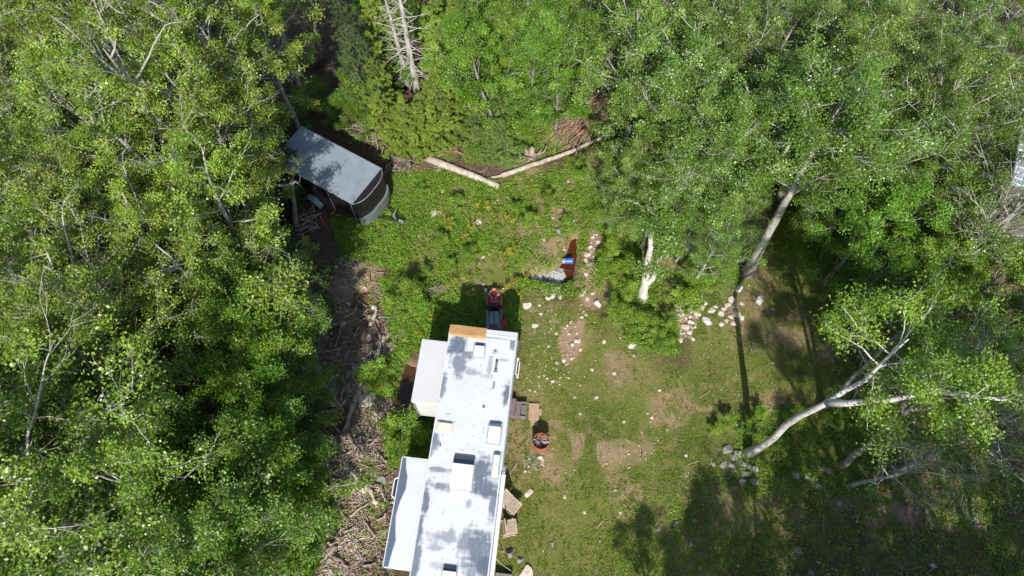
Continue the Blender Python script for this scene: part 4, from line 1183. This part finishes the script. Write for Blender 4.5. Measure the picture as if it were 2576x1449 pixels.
# ================================================================== logs and wood
def log(pts, r0, r1, label, mat='dead_wood', name="log", group=None, sides=10, wob=.02, cat="log"):
    """pts: (x, y, height above ground)"""
    W_ = []
    for x, y, z in pts:
        g = P(x, y, 0); h = gz(g.x, g.y) + z
        W_.append(np.array(P(x, y, h)))
    W_ = np.array(W_)
    k = max(len(W_) * 4, 8)
    t = np.linspace(0, len(W_) - 1, k)
    pp = np.stack([np.interp(t, np.arange(len(W_)), W_[:, j]) for j in range(3)], 1)
    pp[1:-1] += rng.normal(0, wob, (k - 2, 3)) * [1, 1, .5]
    T = Tubes(); rad = np.linspace(r0, r1, k) * rng.uniform(.92, 1.08, k)
    org = pp[0].copy()
    T.add(pp - org, rad, sides)
    o = link(name, T.mesh(name, M[mat]), None, label=label, cat=cat, group=group)
    o.location = org
    return o
log([(1072, 398, .16), (1160, 430, .15), (1255, 470, .14)], .18, .14, "thick straight whitish log below the fir saplings", 'log_wood', wob=.008, sides=14)
log([(1262, 442, .16), (1340, 415, .14), (1430, 385, .2), (1515, 345, .3)], .12, .08, "long pale log slanting up right from the thick log", 'log_wood')
log([(1235, 447, .08), (1275, 438, .16), (1290, 430, .1)], .06, .05, "short splintered log end touching both pale logs", 'log_wood')
log([(1000, 365, .12), (1090, 375, .12), (1185, 388, .1)], .10, .08, "reddish log running right from the trailer's far side", 'red_log')
log([(1100, 395, .1), (1150, 370, .25), (1180, 352, .2)], .03, .015, "thin bent stick over the reddish log", 'red_log', "stick", cat="stick")
log([(1375, 405, .1), (1460, 372, .15), (1490, 352, .1)], .05, .03, "thinner log lying just above the long pale log", 'dead_wood')
log([(890, 330, .1), (960, 360, .2), (1010, 372, .15)], .05, .03, "dark half buried log behind the cargo trailer", 'red_log')
# uprooted stump with upright roots
def stump(x, y, r, h, label, n=9, mat='dead_wood', up=.9, zb=0.0):
    p = P(x, y, 0); T = Tubes()
    lean = rng.uniform(0, 6.28)
    lf = .3 if up < 1.2 else .06
    T.add([(0, 0, -.1), (.1 * math.cos(lean), .1 * math.sin(lean), h * .3), (lf * r * math.cos(lean), lf * r * math.sin(lean), h * .6)], [r * (.34 if up < 1.2 else .2), r * .2, r * .1], 9)
    for i in range(n):
        a = lean + rng.normal(0, 1.1) if up < 1.2 else i * 6.283 / n + rng.normal(0, .3)
        L = r * rng.choice([.35, .5, .8, 1.2]) * rng.uniform(.7, 1.2)
        o_ = rng.normal(0, r * .15, 3); o_[2] = abs(o_[2]) * .6 + .03
        T.add(wander(o_, (math.cos(a), math.sin(a), rng.uniform(-.1, up)), L, 7, .2, -.02, rng), np.linspace(r * rng.uniform(.05, .14), .012, 7), 6)
        if rng.uniform() < .6:
            T.add(wander(o_ + np.array([math.cos(a), math.sin(a), .1]) * L * .5, rng.normal(0, 1, 3) * [1, 1, .4], L * .4, 5, .25, 0, rng), np.linspace(.02, .006, 5), 5)
    o = link("stump", T.mesh("stump", M[mat]), None, label=label, cat="stump"); o.location = (p.x, p.y, gz(p.x, p.y) + zb)
stump(1340, 395, .95, 1.1, "upturned root stump with prongs behind the pale logs", 12, up=1.9)
stump(880, 945, .8, .3, "flat grey root plate on the strip below the tan soil", 10)
stump(925, 800, .75, .5, "bleached root stump at the top of the debris strip", 11)
stump(970, 855, .6, .3, "twisted pale roots right of the tan soil", 9)
stump(860, 820, .7, .3, "tangled roots left of the bleached stump", 9)
stump(855, 1020, .9, .4, "dark root tangle left of the long grey log", 11)
stump(900, 1110, .8, .3, "small pronged root left of the camper's gap", 10)
stump(860, 1250, .8, .35, "spiky dead root below the tall grey boulder", 12)
stump(835, 1370, .8, .3, "spreading dead root near the bottom of the strip", 11)
log([(862, 1105, .15), (880, 1040, .25), (905, 975, .25), (925, 930, .15)], .10, .13, "long thick grey log along the debris strip", 'dead_wood', sides=12)
log([(945, 905, .2), (955, 870, .28), (968, 845, .2)], .09, .05, "bleached split log beside the tan soil", 'log_wood')
log([(930, 820, .2), (945, 790, .25), (945, 770, .3)], .08, .05, "pale upright split piece at the bleached stump", 'log_wood')
log([(880, 1185, .3), (915, 1215, .35), (930, 1235, .3), (945, 1262, .2)], .05, .035, "crooked forked branch over the wedge boulder", 'log_wood', "branch", cat="branch")
log([(905, 1212, .3), (960, 1228, .3), (968, 1262, .15)], .04, .03, "second crooked branch reaching the bay window", 'dead_wood', "branch", cat="branch")
log([(880, 1300, .15), (930, 1262, .2)], .03, .015, "straight pale stick below the wedge boulder", 'log_wood', "stick", cat="stick")
log([(870, 1080, .2), (895, 1130, .2), (900, 1150, .15)], .07, .05, "short leaning log below the long grey log", 'dead_wood')
log([(840, 1400, .2), (875, 1425, .2)], .07, .04, "blue grey log at the bottom left of the strip", 'dead_wood')
DR = []
T_ = [(830, 960, 60, 1.0), (845, 990, 70, 1.9), (850, 1080, 60, 2.2), (870, 1140, 50, .4), (915, 1170, 60, 2.8), (835, 880, 50, .2), (850, 850, 60, 1.3), (880, 790, 60, .5), (905, 760, 50, 2.5), (950, 830, 50, 2.0), (985, 880, 40, .9), (820, 1180, 60, 1.4), (845, 1210, 60, 2.0), (880, 1330, 50, .5), (900, 1370, 60, 2.6), (930, 1330, 60, 2.2), (960, 1300, 45, .7), (955, 1390, 60, 1.5), (930, 1420, 50, .2), (800, 1400, 50, .9), (780, 1440, 60, 2.4), (940, 1110, 50, .8), (960, 1150, 40, 2.3), (900, 880, 60, .3), (870, 900, 50, 1.2), (825, 1050, 70, 1.7), (840, 1120, 70, 1.2), (885, 1010, 50, 1.0), (960, 800, 40, .1), (900, 830, 40, 1.0), (830, 1300, 60, 1.9), (815, 1330, 60, .6), (865, 1385, 50, 1.1)]
for x, y, L, a in T_:
    L *= random.uniform(.6, 1.0); dx = math.cos(a) * L / 2; dy = -math.sin(a) * L / 2
    log([(x - dx, y - dy, random.uniform(.05, .25)), (x + random.uniform(-3, 3), y + random.uniform(-3, 3), random.uniform(.12, .22)), (x + dx, y + dy, random.uniform(.05, .3))], random.uniform(.025, .06), random.uniform(.012, .03), "weathered grey branch strewn in the debris strip left of the camper", 'dead_wood', "driftwood_branch", "driftwood branches in the debris strip", wob=.01, cat="branch")
    DR.append((x, y, COL.objects[-1]))
ordinal(DR, "weathered grey branch in the debris strip left of the camper, {n} from the top", by='y')
# brush piles of thin branches
def brush(x, y, r, n, label, mat='red_log', a0=None, sp=.5, h=.5, name="brush_pile"):
    p = P(x, y, 0); T = Tubes()
    for i in range(n):
        a = rng.uniform(0, 6.28) if a0 is None else a0 + rng.normal(0, sp)
        c = np.array([*rng.normal(0, r * .3, 2), rng.uniform(.02, h)])
        L = r * rng.uniform(.6, 1.6)
        T.add(wander(c - np.array([math.cos(a), math.sin(a), 0]) * L / 2, (math.cos(a), math.sin(a), rng.normal(0, .12)), L, 6, .09, 0, rng), np.linspace(rng.uniform(.01, .028), .004, 6), 5)
    o = link(name, T.mesh(name, M[mat]), None, label=label, cat="brush pile"); o.location = (p.x, p.y, gz(p.x, p.y))
brush(1455, 300, 1.7, 220, "large brown brush pile under the right-hand poplars", a0=.9)
brush(1440, 245, 1.2, 50, "loose brush above the large brown pile", 'dead_wood', .3)
brush(1130, 365, 1.1, 60, "brown branches heaped along the reddish log", a0=2.7)
brush(960, 330, 1.5, 130, "dark brush heap behind the cargo trailer", 'dead_wood', h=.8)
brush(1010, 410, 1.0, 60, "tangled twigs at the right end of the trailer", 'dead_wood')
brush(1950, 60, 1.6, 70, "pale dead branches fanned out among the upper right trees", 'log_wood', .9, .25, h=6.3)
brush(2230, 585, 1.4, 60, "splintered grey wood pile in the right-hand trees", 'dead_wood', -.2, .4)
brush(2440, 1010, 1.2, 60, "dead grey twigs beneath the right-hand birch crown", 'dead_wood', .4)
brush(775, 560, .8, 40, "pale twigs on the ground left of the trailer wheel", 'log_wood')
brush(1100, 740, .4, 16, "dry sticks at the weedy corner above the camper", 'dead_wood')

# ================================================================== metal roofed building at the right edge
p0 = P(2556, 462, 3.0)
sh = empty("shed", (p0.x, p0.y, 0), R(-24), "shed with ribbed white metal roof at the right edge", "shed")
M['metal_roof'] = simple("white_ribbed_metal", (.48, .52, .56), .35, .3, var=.12, scale=2)
bm = MB(); bm.box((3.0, 3.2, 2.95), (6.3, 6.6, .03))
for k in range(22): bm.box((3.0, .05 + k * .3, 2.985), (6.3, .05, .035))
rf = bm.obj("roof", M['metal_roof'], sh)
MB().box((3.05, 3.2, 1.45), (5.9, 6.2, 2.96)).obj("wall", simple("weathered_board_wall", (.17, .14, .12), .85, bump=.3, scale=6), sh)
MB().box((-.10, 3.2, 2.93), (.05, 6.6, .14)).obj("fascia", M['rv_trim'], sh)

# ================================================================== flowers
GR = {}
def goldenrod(x, y, s, label="goldenrod plant in yellow bloom among the clearing's weeds", group="goldenrod in the clearing"):
    if group not in GR: GR[group] = []
    p = P(x, y, .4); r = np.random.default_rng(int(x * 7 + y))
    T = Tubes(); C = []; Lc_ = []
    for i in range(7):
        a = r.uniform(0, 6.28); q = r.uniform(.02, .22) * s
        tip = np.array([math.cos(a) * q, math.sin(a) * q, r.uniform(.4, .6)])
        T.add([(tip[0] * .3, tip[1] * .3, 0), tip * [.6, .6, .6], tip], [.006, .005, .004], 4)
        C.append(tip + r.normal(0, 1, (15, 3)) * [.035, .035, .025])
        Lc_.append(np.stack([tip * k for k in r.uniform(.3, .95, 14)]) + r.normal(0, .05, (14, 3)))
    C = np.concatenate(C); Lc_ = np.concatenate(Lc_)
    root = empty("goldenrod", (p.x, p.y, gz(p.x, p.y)), 0, label, "flower", group)
    link("stems", T.mesh("stems", M['bark_grey']), root)
    v, q = leaves(C, .032, .8, .8, r); link("blossom", mesh_np("blossom", v, q, M['flower'], r.uniform(0, 1, len(C))), root)
    GR[group].append((x, y, root))
    v, q = leaves(Lc_, .08, .3, .5, r); link("foliage", mesh_np("foliage", v, q, M['weed'], r.uniform(0, 1, len(Lc_))), root)
for x, y in [(1205, 515), (1225, 520), (1245, 545), (1215, 540), (1120, 560), (1135, 560), (1180, 570), (1195, 575), (1290, 555), (1270, 545), (1290, 640), (1285, 632), (1130, 575), (1240, 560), (1300, 620), (1170, 600), (1260, 640), (1232, 512), (1330, 690)]:
    goldenrod(x, y, 1.0)
for x, y in [(1145, 708), (1185, 738), (1180, 700), (1275, 722), (1298, 712), (1262, 735), (1310, 742), (1090, 800), (1050, 840)]:
    goldenrod(x, y, .9, "goldenrod plant in yellow bloom along the edge of the camper's shadow", "goldenrod at the camper's shadow")
for x, y in [(985, 1072), (1000, 1110), (955, 975)]:
    goldenrod(x, y, .7, "goldenrod in the bushes left of the camper's gap", "goldenrod left of the camper")

for g_, its in GR.items():
    ordinal(its, " ".join(its[0][2]['label'].split()[:11]) + ", {n} from left")

# ================================================================== vegetation as individual plants
YL = [(-60, 40), (90, 30), (250, 50), (400, 20), (520, 40), (-50, 200), (110, 210), (350, 190), (470, 180), (-40, 380), (110, 400), (260, 380), (400, 360), (-60, 560), (100, 560), (250, 540), (370, 540), (-30, 720), (110, 720), (230, 700), (350, 690)]
plant_list([("yel", x, y, 8.3, random.uniform(.72, .92)) for x, y in YL], "maple_tree", "tall yellow-green broadleaf tree with pale limbs in the upper left woods", "tree", "broadleaf trees of the upper left woods",
           tmpl="tall yellow-green pale-limbed tree, {n} from left in {r} row of upper left woods")
plant_list([("yes", x, y, 7.5, random.uniform(.8, 1.0)) for x, y in [(620, 20), (600, 110), (650, -60), (520, 250), (470, 340), (480, 440), (530, 520), (530, 420), (555, 330), (420, 820), (300, 820), (160, 840)]], "maple_tree", "yellow-green tree", "tree", "smaller broadleaf trees along the woods' edge",
           tmpl="smaller yellow-green tree, {n} from left in {r} row along the left woods' edge", rows=40)
plant_list([("pop", x, y, 7.0, s_) for x, y, s_ in [(590, 560, .7), (520, 640, .75), (610, 640, .7), (550, 730, .7), (460, 740, .7)]], "broadleaf_tree", "tree", "tree", "fine-leaved trees below the cargo trailer",
           tmpl="fine-leaved green tree just below the cargo trailer, {n} from left", rows=0)
plant_list([("pal", x, y, 9.5, random.uniform(.75, .9)) for x, y in [(20, 960), (180, 1000), (-60, 1130), (90, 1150), (230, 1120), (10, 1300), (170, 1310), (80, 1460), (230, 1460), (340, 1500), (-70, 1470)]], "basswood_tree", "tall pale-flecked tree", "tree", "pale-flecked trees of the lower left corner",
           tmpl="tall pale-flecked tree, {n} from left in {r} row of the lower left corner", rows=45)
plant_list([("grn", x, y, 5.4, random.uniform(.9, 1.08)) for x, y in [(620, 780), (610, 730), (610, 820), (560, 840), (380, 900), (490, 900), (600, 890), (645, 890), (420, 990), (530, 990), (615, 980), (480, 1090), (590, 1080), (635, 1080), (420, 1190), (540, 1180), (625, 1180), (660, 1160), (480, 1280), (590, 1270), (680, 1260), (430, 1370), (550, 1340)]], "maple_sapling", "bright green bushy sapling", "tree", "green saplings left of the debris strip",
           tmpl="bright green sapling left of debris strip, {n} from left in {r} row", rows=45)
plant_list([("spr", x, y, 3.0, random.uniform(.55, .7)) for x, y in [(520, 1420), (600, 1440), (640, 1390), (690, 1350), (710, 1300)]], "spruce_tree", "dark green spruce", "tree", "spruces at the bottom left",
           tmpl="dark green spruce by the debris strip's bottom end, {n} from left", rows=0)
plant_list([("spr", x, y, 3.5, random.uniform(.6, .8)) for x, y in [(650, 290), (670, 350), (610, 400), (670, 420), (880, 60), (890, 150), (60, 200), (250, 290)]], "spruce_tree", "dark spruce", "tree", "dark spruces near the cargo trailer",
           tmpl="dark spruce in shadow beyond the cargo trailer's far end, {n} from left", rows=0)
plant_list([("tam", x, y, 3.2, random.uniform(.62, .85)) for x, y in [(930, 20), (930, 110), (940, 190), (960, 250), (1090, 30), (1100, 120), (1110, 200), (1110, 250), (1010, 270), (1060, 270), (1010, -40), (1160, -20)]], "larch_tree", "yellow-green conifer", "tree", "yellow-green conifers at the top centre",
           tmpl="yellow-green conifer around bleached dead tree, {n} from left in {r} row", rows=45)
plant_list([("grn", x, y, 3.8, random.uniform(.75, .95)) for x, y in [(1180, 40), (1270, 20), (1370, 30), (1210, 130), (1310, 110), (1400, 110), (1250, 220), (1340, 190), (1410, 190), (1420, -30), (1300, -60), (1200, -60)]], "maple_sapling", "bright green leafy sapling", "tree", "green saplings at the top centre",
           tmpl="bright green sapling at top centre, {n} from left in {r} row", rows=45)
plant_list([("fir", x, y, 1.0, random.uniform(.7, .95)) for x, y in [(1120, 300), (1190, 260), (1190, 315), (1250, 290), (1240, 345), (1200, 360), (1300, 260), (1290, 310), (1350, 240), (1380, 270), (1080, 290), (1150, 235), (1160, 335), (1270, 365), (1400, 235), (1230, 235)]], "fir_sapling", "grey-green fir sapling", "tree", "fir saplings behind the logs",
           tmpl="grey-green fir sapling behind the pale logs, {n} from left", rows=0)
PR = [(1590, 30), (1660, 40), (1780, 30), (1900, 40), (2030, 20), (2160, 30), (2290, 40), (2420, 30), (2550, 40), (1630, 150), (1700, 170), (1770, 160), (1880, 170), (2120, 150), (2220, 160), (2340, 150), (2470, 160), (2570, 170), (1700, 300), (1760, 280), (1800, 310), (1880, 290), (2090, 290), (2180, 280), (2280, 290), (2400, 280), (2500, 300), (1670, 400), (1740, 410), (1800, 400), (2150, 380), (2240, 390), (2340, 360)]
plant_list([("pop", x, y, 5.6, random.uniform(.72, .92)) for x, y in PR], "poplar_tree", "small-leaved poplar", "tree", "poplars of the upper right woods",
           tmpl="small-leaved poplar of upper right woods, {n} from left in {r} row")
plant_list([("pop", x, y, 2.4, random.uniform(.42, .55)) for x, y in [(1580, 480), (1660, 490), (1740, 480), (1820, 490), (1570, 520), (1730, 590), (1800, 590), (1770, 660), (1840, 560)]] + [("pop", 1660, 485, 4.4, .6), ("pop", 1600, 450, 4.5, .55), ("pop", 1730, 520, 4.2, .58), ("pop", 1650, 430, 5, .65)], "poplar_sapling", "small-leaved sapling", "tree", "poplar saplings around the forked birch",
           tmpl="small-leaved sapling near forked birch stem, {n} from left in {r} row", rows=35)
plant_list([("grn", x, y, 3.0, random.uniform(.75, .95)) for x, y in [(2140, 470), (2230, 470), (2320, 480), (2200, 560), (2360, 570), (2180, 720), (2270, 700), (2370, 660), (2150, 630), (2330, 800), (2440, 780), (2520, 850), (2570, 760)]], "maple_sapling", "green leafy sapling", "tree", "green saplings on the right",
           tmpl="green leafy sapling right of shaded lawn, {n} from left in {r} row", rows=40)
plant_list([("pop", x, y, 6.0, random.uniform(.6, .7)) for x, y in [(2600, 850)]] + [("thin", x, y, 7.0, random.uniform(.8, 1.0)) for x, y in [(2290, 880), (2400, 860), (2540, 900), (2560, 1060)]], "birch_tree", "small-leaved birch", "tree", "birches at the right edge",
           tmpl="small-leaved birch at the right edge above twiggy branches, {n} from left", rows=0)
plant_list([("tam", x, y, 2.0, .45) for x, y in [(2420, 560), (2500, 610)]], "larch_tree", "small conifer", "tree", "small conifers near the shed",
           tmpl="small yellow-green conifer beside the white roofed shed, {n} from left", rows=0)
plant_list([("bar", x, y, 5.6, random.uniform(.75, .9)) for x, y in [(2480, 600), (2470, 1110), (2570, 520)]], "birch_tree", "sparse twiggy tree", "tree", "sparse twiggy trees on the right",
           tmpl="nearly bare tree with grey twigs on the right, {n} from left", rows=0)
# shrubs
def bushes(items, label, group, tmpl, z=.4, k=1.0, rows=0):
    made = []
    for x, y, s in items:
        p = P(x, y, z); made.append((x, y, tree_obj(f"bsh{random.randrange(3)}", "bush", (p.x, p.y, gz(p.x, p.y)), random.uniform(0, 6), s * k, label, "bush", group)))
    ordinal(made, tmpl, rows)
bushes([(945, 955, .8), (1030, 740, .8), (1010, 780, .8), (1060, 780, .7), (1020, 1080, .9), (1010, 1130, .7), (1060, 1100, .5)], "bush", "bushes left of the camper", "round green bush between debris strip and camper, {n} from left in {r} row", rows=60)
bushes([(1680, 870, .6), (1550, 790, .7), (1585, 740, .7), (1680, 820, .6), (1550, 690, .7), (1720, 770, .8), (1740, 700, .7), (1745, 730, .7), (1780, 700, .7), (1600, 810, .6), (1660, 850, .5), (1810, 680, .6), (1640, 815, .5)], "bush", "bushes round the forked birch", "low leafy bush round the foot of the forked birch, {n} from left")
bushes([(1060, 490, .45), (1150, 520, .5), (1110, 610, .5), (1180, 650, .5), (1330, 560, .5), (1380, 510, .5), (1300, 530, .45), (1460, 450, .5), (1510, 510, .6), (1140, 670, .4), (1070, 690, .4), (1420, 560, .35), (1540, 600, .6), (1520, 680, .6), (1540, 470, .6), (1530, 640, .6)], "bush", "low bushes of the clearing", "low weedy bush in the open clearing above the camper, {n} from left", .3)
bushes([(1880, 1080, .45), (1830, 1060, .4), (1990, 1060, .5), (2090, 1060, .5), (1910, 1040, .4), (2180, 1230, .4), (1800, 1080, .35), (1960, 1120, .4)], "bush", "bushes near the leaning birch", "low bush in shade near the leaning birch's foot, {n} from left", .3)
for gx in range(-200, 820, 105):
    for gy in range(-60, 1460, 105):
        x = gx + random.uniform(-40, 40); y = gy + random.uniform(-40, 40)
        if 600 < x and y < 660: continue
        if x > 740: continue
        p = P(x, y, 1.0); tree_obj(f"und{random.randrange(2)}", "understory_shrub", (p.x, p.y, 0), random.uniform(0, 6), random.uniform(1.15, 1.65) if x < 620 else random.uniform(.7, 1.0), f"green shrub beneath left woods, {UNITS[(gx + 200) // 105]} from left in {UNITS[(gy + 60) // 105]} row", "shrub", "understory of the left woods")
for gx in range(1540, 2700, 115):
    for gy in range(-60, 560, 105):
        x = gx + random.uniform(-40, 40); y = gy + random.uniform(-40, 40)
        if x > 2380 and y > 120: continue
        if x < 1640 and y > 160: continue
        if x > 1840 and y > 430 and x < 2080: continue
        p = P(x, y, 1.0); tree_obj(f"und{random.randrange(2)}", "understory_shrub", (p.x, p.y, 0), random.uniform(0, 6), random.uniform(.6, .95), f"green shrub beneath upper right poplars, {UNITS[(gx - 1540) // 115]} from left in {UNITS[(gy + 60) // 105]} row", "shrub", "understory of the upper right woods")
made = []
for x, y in [(900, 250), (880, 300), (790, 230), (760, 270), (930, 320), (840, 280)]:
    p = P(x, y, .8); made.append((x, y, tree_obj(f"und{random.randrange(2)}", "understory_shrub", (p.x, p.y, 0), random.uniform(0, 6), .55, f"small green shrub in deep shade beyond the cargo trailer", "shrub", "shrubs beyond the cargo trailer")))
ordinal(made, "small green shrub in deep shade beyond the cargo trailer, {n} from left")
for gx in range(940, 1420, 95):
    for gy in range(-60, 230, 90):
        p = P(gx + random.uniform(-30, 30), gy + random.uniform(-30, 30), 1.0); tree_obj(f"und{random.randrange(2)}", "understory_shrub", (p.x, p.y, 0), random.uniform(0, 6), random.uniform(.6, .85), f"green shrub among top centre trees, {UNITS[(gx - 940) // 95]} from left in {UNITS[(gy + 60) // 90]} row", "shrub", "understory of the top centre")

# ------------------------------------------------------------ particular trees
def up_path(x0, y0, pts, k=12):
    """trunk from ground point, then (x, y, height) sightings; returned relative to base"""
    b = P(x0, y0, 0)
    W_ = [np.array(b)] + [np.array(P(x, y, z)) for x, y, z in pts]
    W_ = np.array(W_) - np.array(b)
    t = np.linspace(0, len(W_) - 1, k)
    pp = np.stack([np.interp(t, np.arange(len(W_)), W_[:, j]) for j in range(3)], 1)
    pp[1:-1, :2] += rng.normal(0, .02, (k - 2, 2))
    return b, pp
def special(seed, base, pts, label, bark, leafm, r0, Rc, nl, leaf=.075, c0=.5, limbs=12, bare=.1, extra=None, name="birch_tree", forks=(), clump=1.0, spread=.16):
    b, tp = up_path(*base, pts)
    T, Lf = grow(seed, 0, Rc, c0, limbs, nl, leaf, r0, spread, .6, trunk=tp, bare=bare, clump=clump)
    for (f0, fpts, ra, rb) in forks:
        W_ = [tp[f0]] + [np.array(P(x, y, z)) - np.array(b) for x, y, z in fpts]
        W_ = np.array(W_); k = 9; t = np.linspace(0, len(W_) - 1, k)
        pp = np.stack([np.interp(t, np.arange(len(W_)), W_[:, j]) for j in range(3)], 1)
        pp[1:-1] += rng.normal(0, .03, (k - 2, 3))
        T.add(pp, np.linspace(ra, rb, k), 8)
        T2, L2 = grow(seed + 7, 0, Rc * .8, .55, max(5, limbs // 2), nl // 2, leaf, ra * .8, spread, .5, trunk=pp, bare=bare, clump=clump)
        n0 = T.n
        for v in T2.v: T.v.append(v)
        for q in T2.q: T.q.append(q + n0)
        T.n += T2.n
        nv = len(Lf[0])
        Lf = (np.concatenate([Lf[0], L2[0]]), np.concatenate([Lf[1], L2[1] + nv]), np.concatenate([Lf[2], L2[2]]))
    root = empty(name, (b.x, b.y, gz(b.x, b.y) - .05), 0, label, "tree")
    link("trunk", T.mesh("trunk", M[bark]), root)
    if nl: link("crown", mesh_np("crown", Lf[0], Lf[1], M[leafm], Lf[2]), root)
    return root
special(301, (1881, 1140), [(1925, 1122, 1.6), (1975, 1072, 3.6), (2025, 1040, 5.5), (2060, 1025, 6.8), (2125, 985, 7.6), (2190, 950, 8.5), (2240, 890, 9.6), (2290, 850, 10.4)], "white-barked birch with its forked trunk bare above the stone ring", 'bark_birch', 'leaf_green', .13, 1.6, 7000, c0=.84, limbs=8, clump=1.8,
        forks=[(6, [(2170, 1012, 8.0), (2250, 1003, 8.7), (2330, 985, 9.3), (2430, 990, 9.9), (2540, 1005, 10.4)], .10, .035)])
special(302, (1880, 688), [(1940, 575, 3.0), (1985, 490, 5.0), (2050, 375, 7.2), (2140, 230, 9.5)], "thick grey trunk leaning right at the far edge of lawn", 'bark_lit', 'leaf_poplar', .20, 2.4, 24000, c0=.50, limbs=14,
        forks=[(4, [(2010, 440, 5.8), (2050, 300, 8)], .12, .05)])
special(303, (1834, 628), [(1850, 560, 1.6), (1885, 500, 3.2), (1935, 430, 5.0), (2010, 335, 7.2), (2050, 200, 9.5)], "slim white birch left of the thick grey trunk", 'bark_birch', 'leaf_poplar', .13, 1.8, 9000, c0=.7)
special(304, (1617, 750), [(1622, 715, .9), (1630, 650, 2.3), (1638, 590, 3.7), (1642, 540, 4.8)], "short stout whitish birch stem forked above the leafy bushes", 'bark_birch', 'leaf_poplar', .21, 1.0, 4500, c0=.86, limbs=6,
        forks=[(2, [(1648, 690, 1.6), (1662, 645, 2.5)], .12, .08)])
special(305, (2415, 745), [(2440, 690, 1.8), (2500, 610, 4.2), (2560, 520, 6.5), (2610, 420, 8.5)], "forked grey tree with thinly leaved branches right of saplings", 'bark_pale', 'leaf_poplar', .15, 2.3, 3000, c0=.3, bare=.6,
        forks=[(4, [(2478, 640, 4.0), (2488, 560, 5.5)], .06, .02)])
special(306, (2120, 1170), [(2180, 1120, 3.0), (2265, 1048, 6.0), (2370, 960, 9.0)], "grey trunk in shade right of the white-barked birch", 'bark_grey', 'leaf_green', .11, 1.9, 9000, c0=.6, bare=.3)
special(307, (310, 226), [(260, 155, 2.6), (200, 70, 5.5), (130, -30, 8.5)], "thick grey trunk standing out in the upper left woods", 'bark_grey', 'leaf_yellow', .26, 2.6, 12000, .1, c0=.6, bare=.2, name="maple_tree")
special(308, (790, 165), [(772, 100, 1.8), (755, 30, 3.8), (735, -60, 6.5), (720, -140, 8.5)], "grey trunk rising in the dark gap above the trailer", 'bark_grey', 'leaf_yellow', .19, 2.2, 9000, .1, c0=.62, bare=.2, name="maple_tree")
special(309, (812, 150), [(798, 90, 1.8), (785, 20, 3.8), (775, -70, 6.5)], "slimmer second trunk beside the grey one above the trailer", 'bark_grey', 'leaf_yellow', .11, 1.2, 4000, .1, c0=.7, bare=.2, name="maple_tree")
special(310, (803, 940), [(775, 880, 2.2), (735, 800, 4.8), (690, 700, 7.6)], "grey trunk leaning out of the woods beside the debris strip", 'bark_grey', 'leaf_yellow', .15, .9, 2200, .1, c0=.7, bare=.1, name="maple_tree")
special(311, (2395, 1320), [(2360, 1240, -.1 + 3.2), (2440, 1230, 5.0)], "pale mottled trunk in the lower right shade", 'bark_grey', 'leaf_poplar', .15, 1.0, 300, c0=.8, bare=.5) if False else None
made = []
for x, y, s_, k in [(12.6, 4.4, .6, 0), (13.6, 5.6, .55, 0)]:
    made.append((x, y, tree_obj(f"bar{k}", "birch_tree", (x, y, gz(x, y)), random.uniform(0, 6), s_, "tree", "tree", "thin trees in the lower right shade")))
ordinal(made, "thin twiggy tree standing in the lower right shade, {n} from left")
# snag at the cargo trailer's corner
b, tp = up_path(746, 574, [(741, 520, 1.5), (731, 462, 2.9), (738, 440, 3.4), (735, 418, 3.9)])
T = Tubes(); T.add(tp, np.linspace(.12, .05, len(tp)) * rng.uniform(.85, 1.15, len(tp)), 9)
T.add(wander(tp[8], (-.6, .2, .7), .5, 4, .1, 0, rng), [.05, .04, .03, .02], 6)
sg = empty("dead_snag", (b.x, b.y, 0), 0, "broken leafless snag at the trailer's left corner", "tree"); link("trunk", T.mesh("trunk", M['dead_wood']), sg)
# dead conifers
for (x, y, s, lab) in [(1052, 245, 1.0, "tall bleached dead conifer with bare side branches at top centre"), (1030, 225, .8, "second bleached dead conifer just left of the taller one")]:
    p = P(x, y, 0); tree_obj("dead0", "dead_tree", (p.x, p.y, 0), random.uniform(0, 6), s, lab, "dead tree")

# trees just south of the picture whose shadows dapple the ground
made = []
for x, y, s_ in [(11.3, -2.8, .95), (12.5, -3.6, 1.0), (13.7, -2.7, .95), (15.4, -3.4, 1.0), (14.6, -5.2, .9)]:
    made.append((x, y, tree_obj("tall0", "poplar_tree", (x, y, 0), random.uniform(0, 6), s_, "poplar", "tree", "very tall poplars south of the lawn")))
ordinal(made, "very tall high-crowned poplar just south of the shaded lawn, {n} from left")
made = []
for i, (x, y, s, k) in enumerate([(5.0, -4.4, .7, 'pop'), (6.4, -3.6, .8, 'pop'), (8.3, -2.6, .85, 'bar'), (9.6, -3.4, .9, 'pop'), (11.8, -2.6, .95, 'pop'), (14.2, -3.0, .95, 'pop'), (16.4, -2.2, .9, 'bar'), (17.9, -3.2, .95, 'pop'), (7.4, -6.2, .9, 'pop'), (10.4, -6.2, 1.0, 'pop'), (13.2, -6.2, 1.0, 'pop'), (16.2, -6.4, 1.05, 'pop'), (19.4, -1.2, .9, 'pop'), (19.6, -6.0, 1.05, 'pop'), (12.4, -4.4, .9, 'bar'), (15.4, -4.4, .95, 'bar'), (5.4, -7.6, .8, 'bar'), (8.9, -8.8, 1.05, 'pop'), (12.0, -9.4, 1.1, 'pop'), (15.4, -9.4, 1.1, 'pop')]):
    made.append((x, y, tree_obj(f"{k}{i % (4 if k == 'pop' else 2)}", "poplar_tree", (x, y, 0), random.uniform(0, 6), s * 1.04, "poplar", "tree", "poplars south of the lawn")))
ordinal(made, "poplar south of the lawn shading its lower right corner, {n} from left")

print("objects", len(bpy.data.objects))
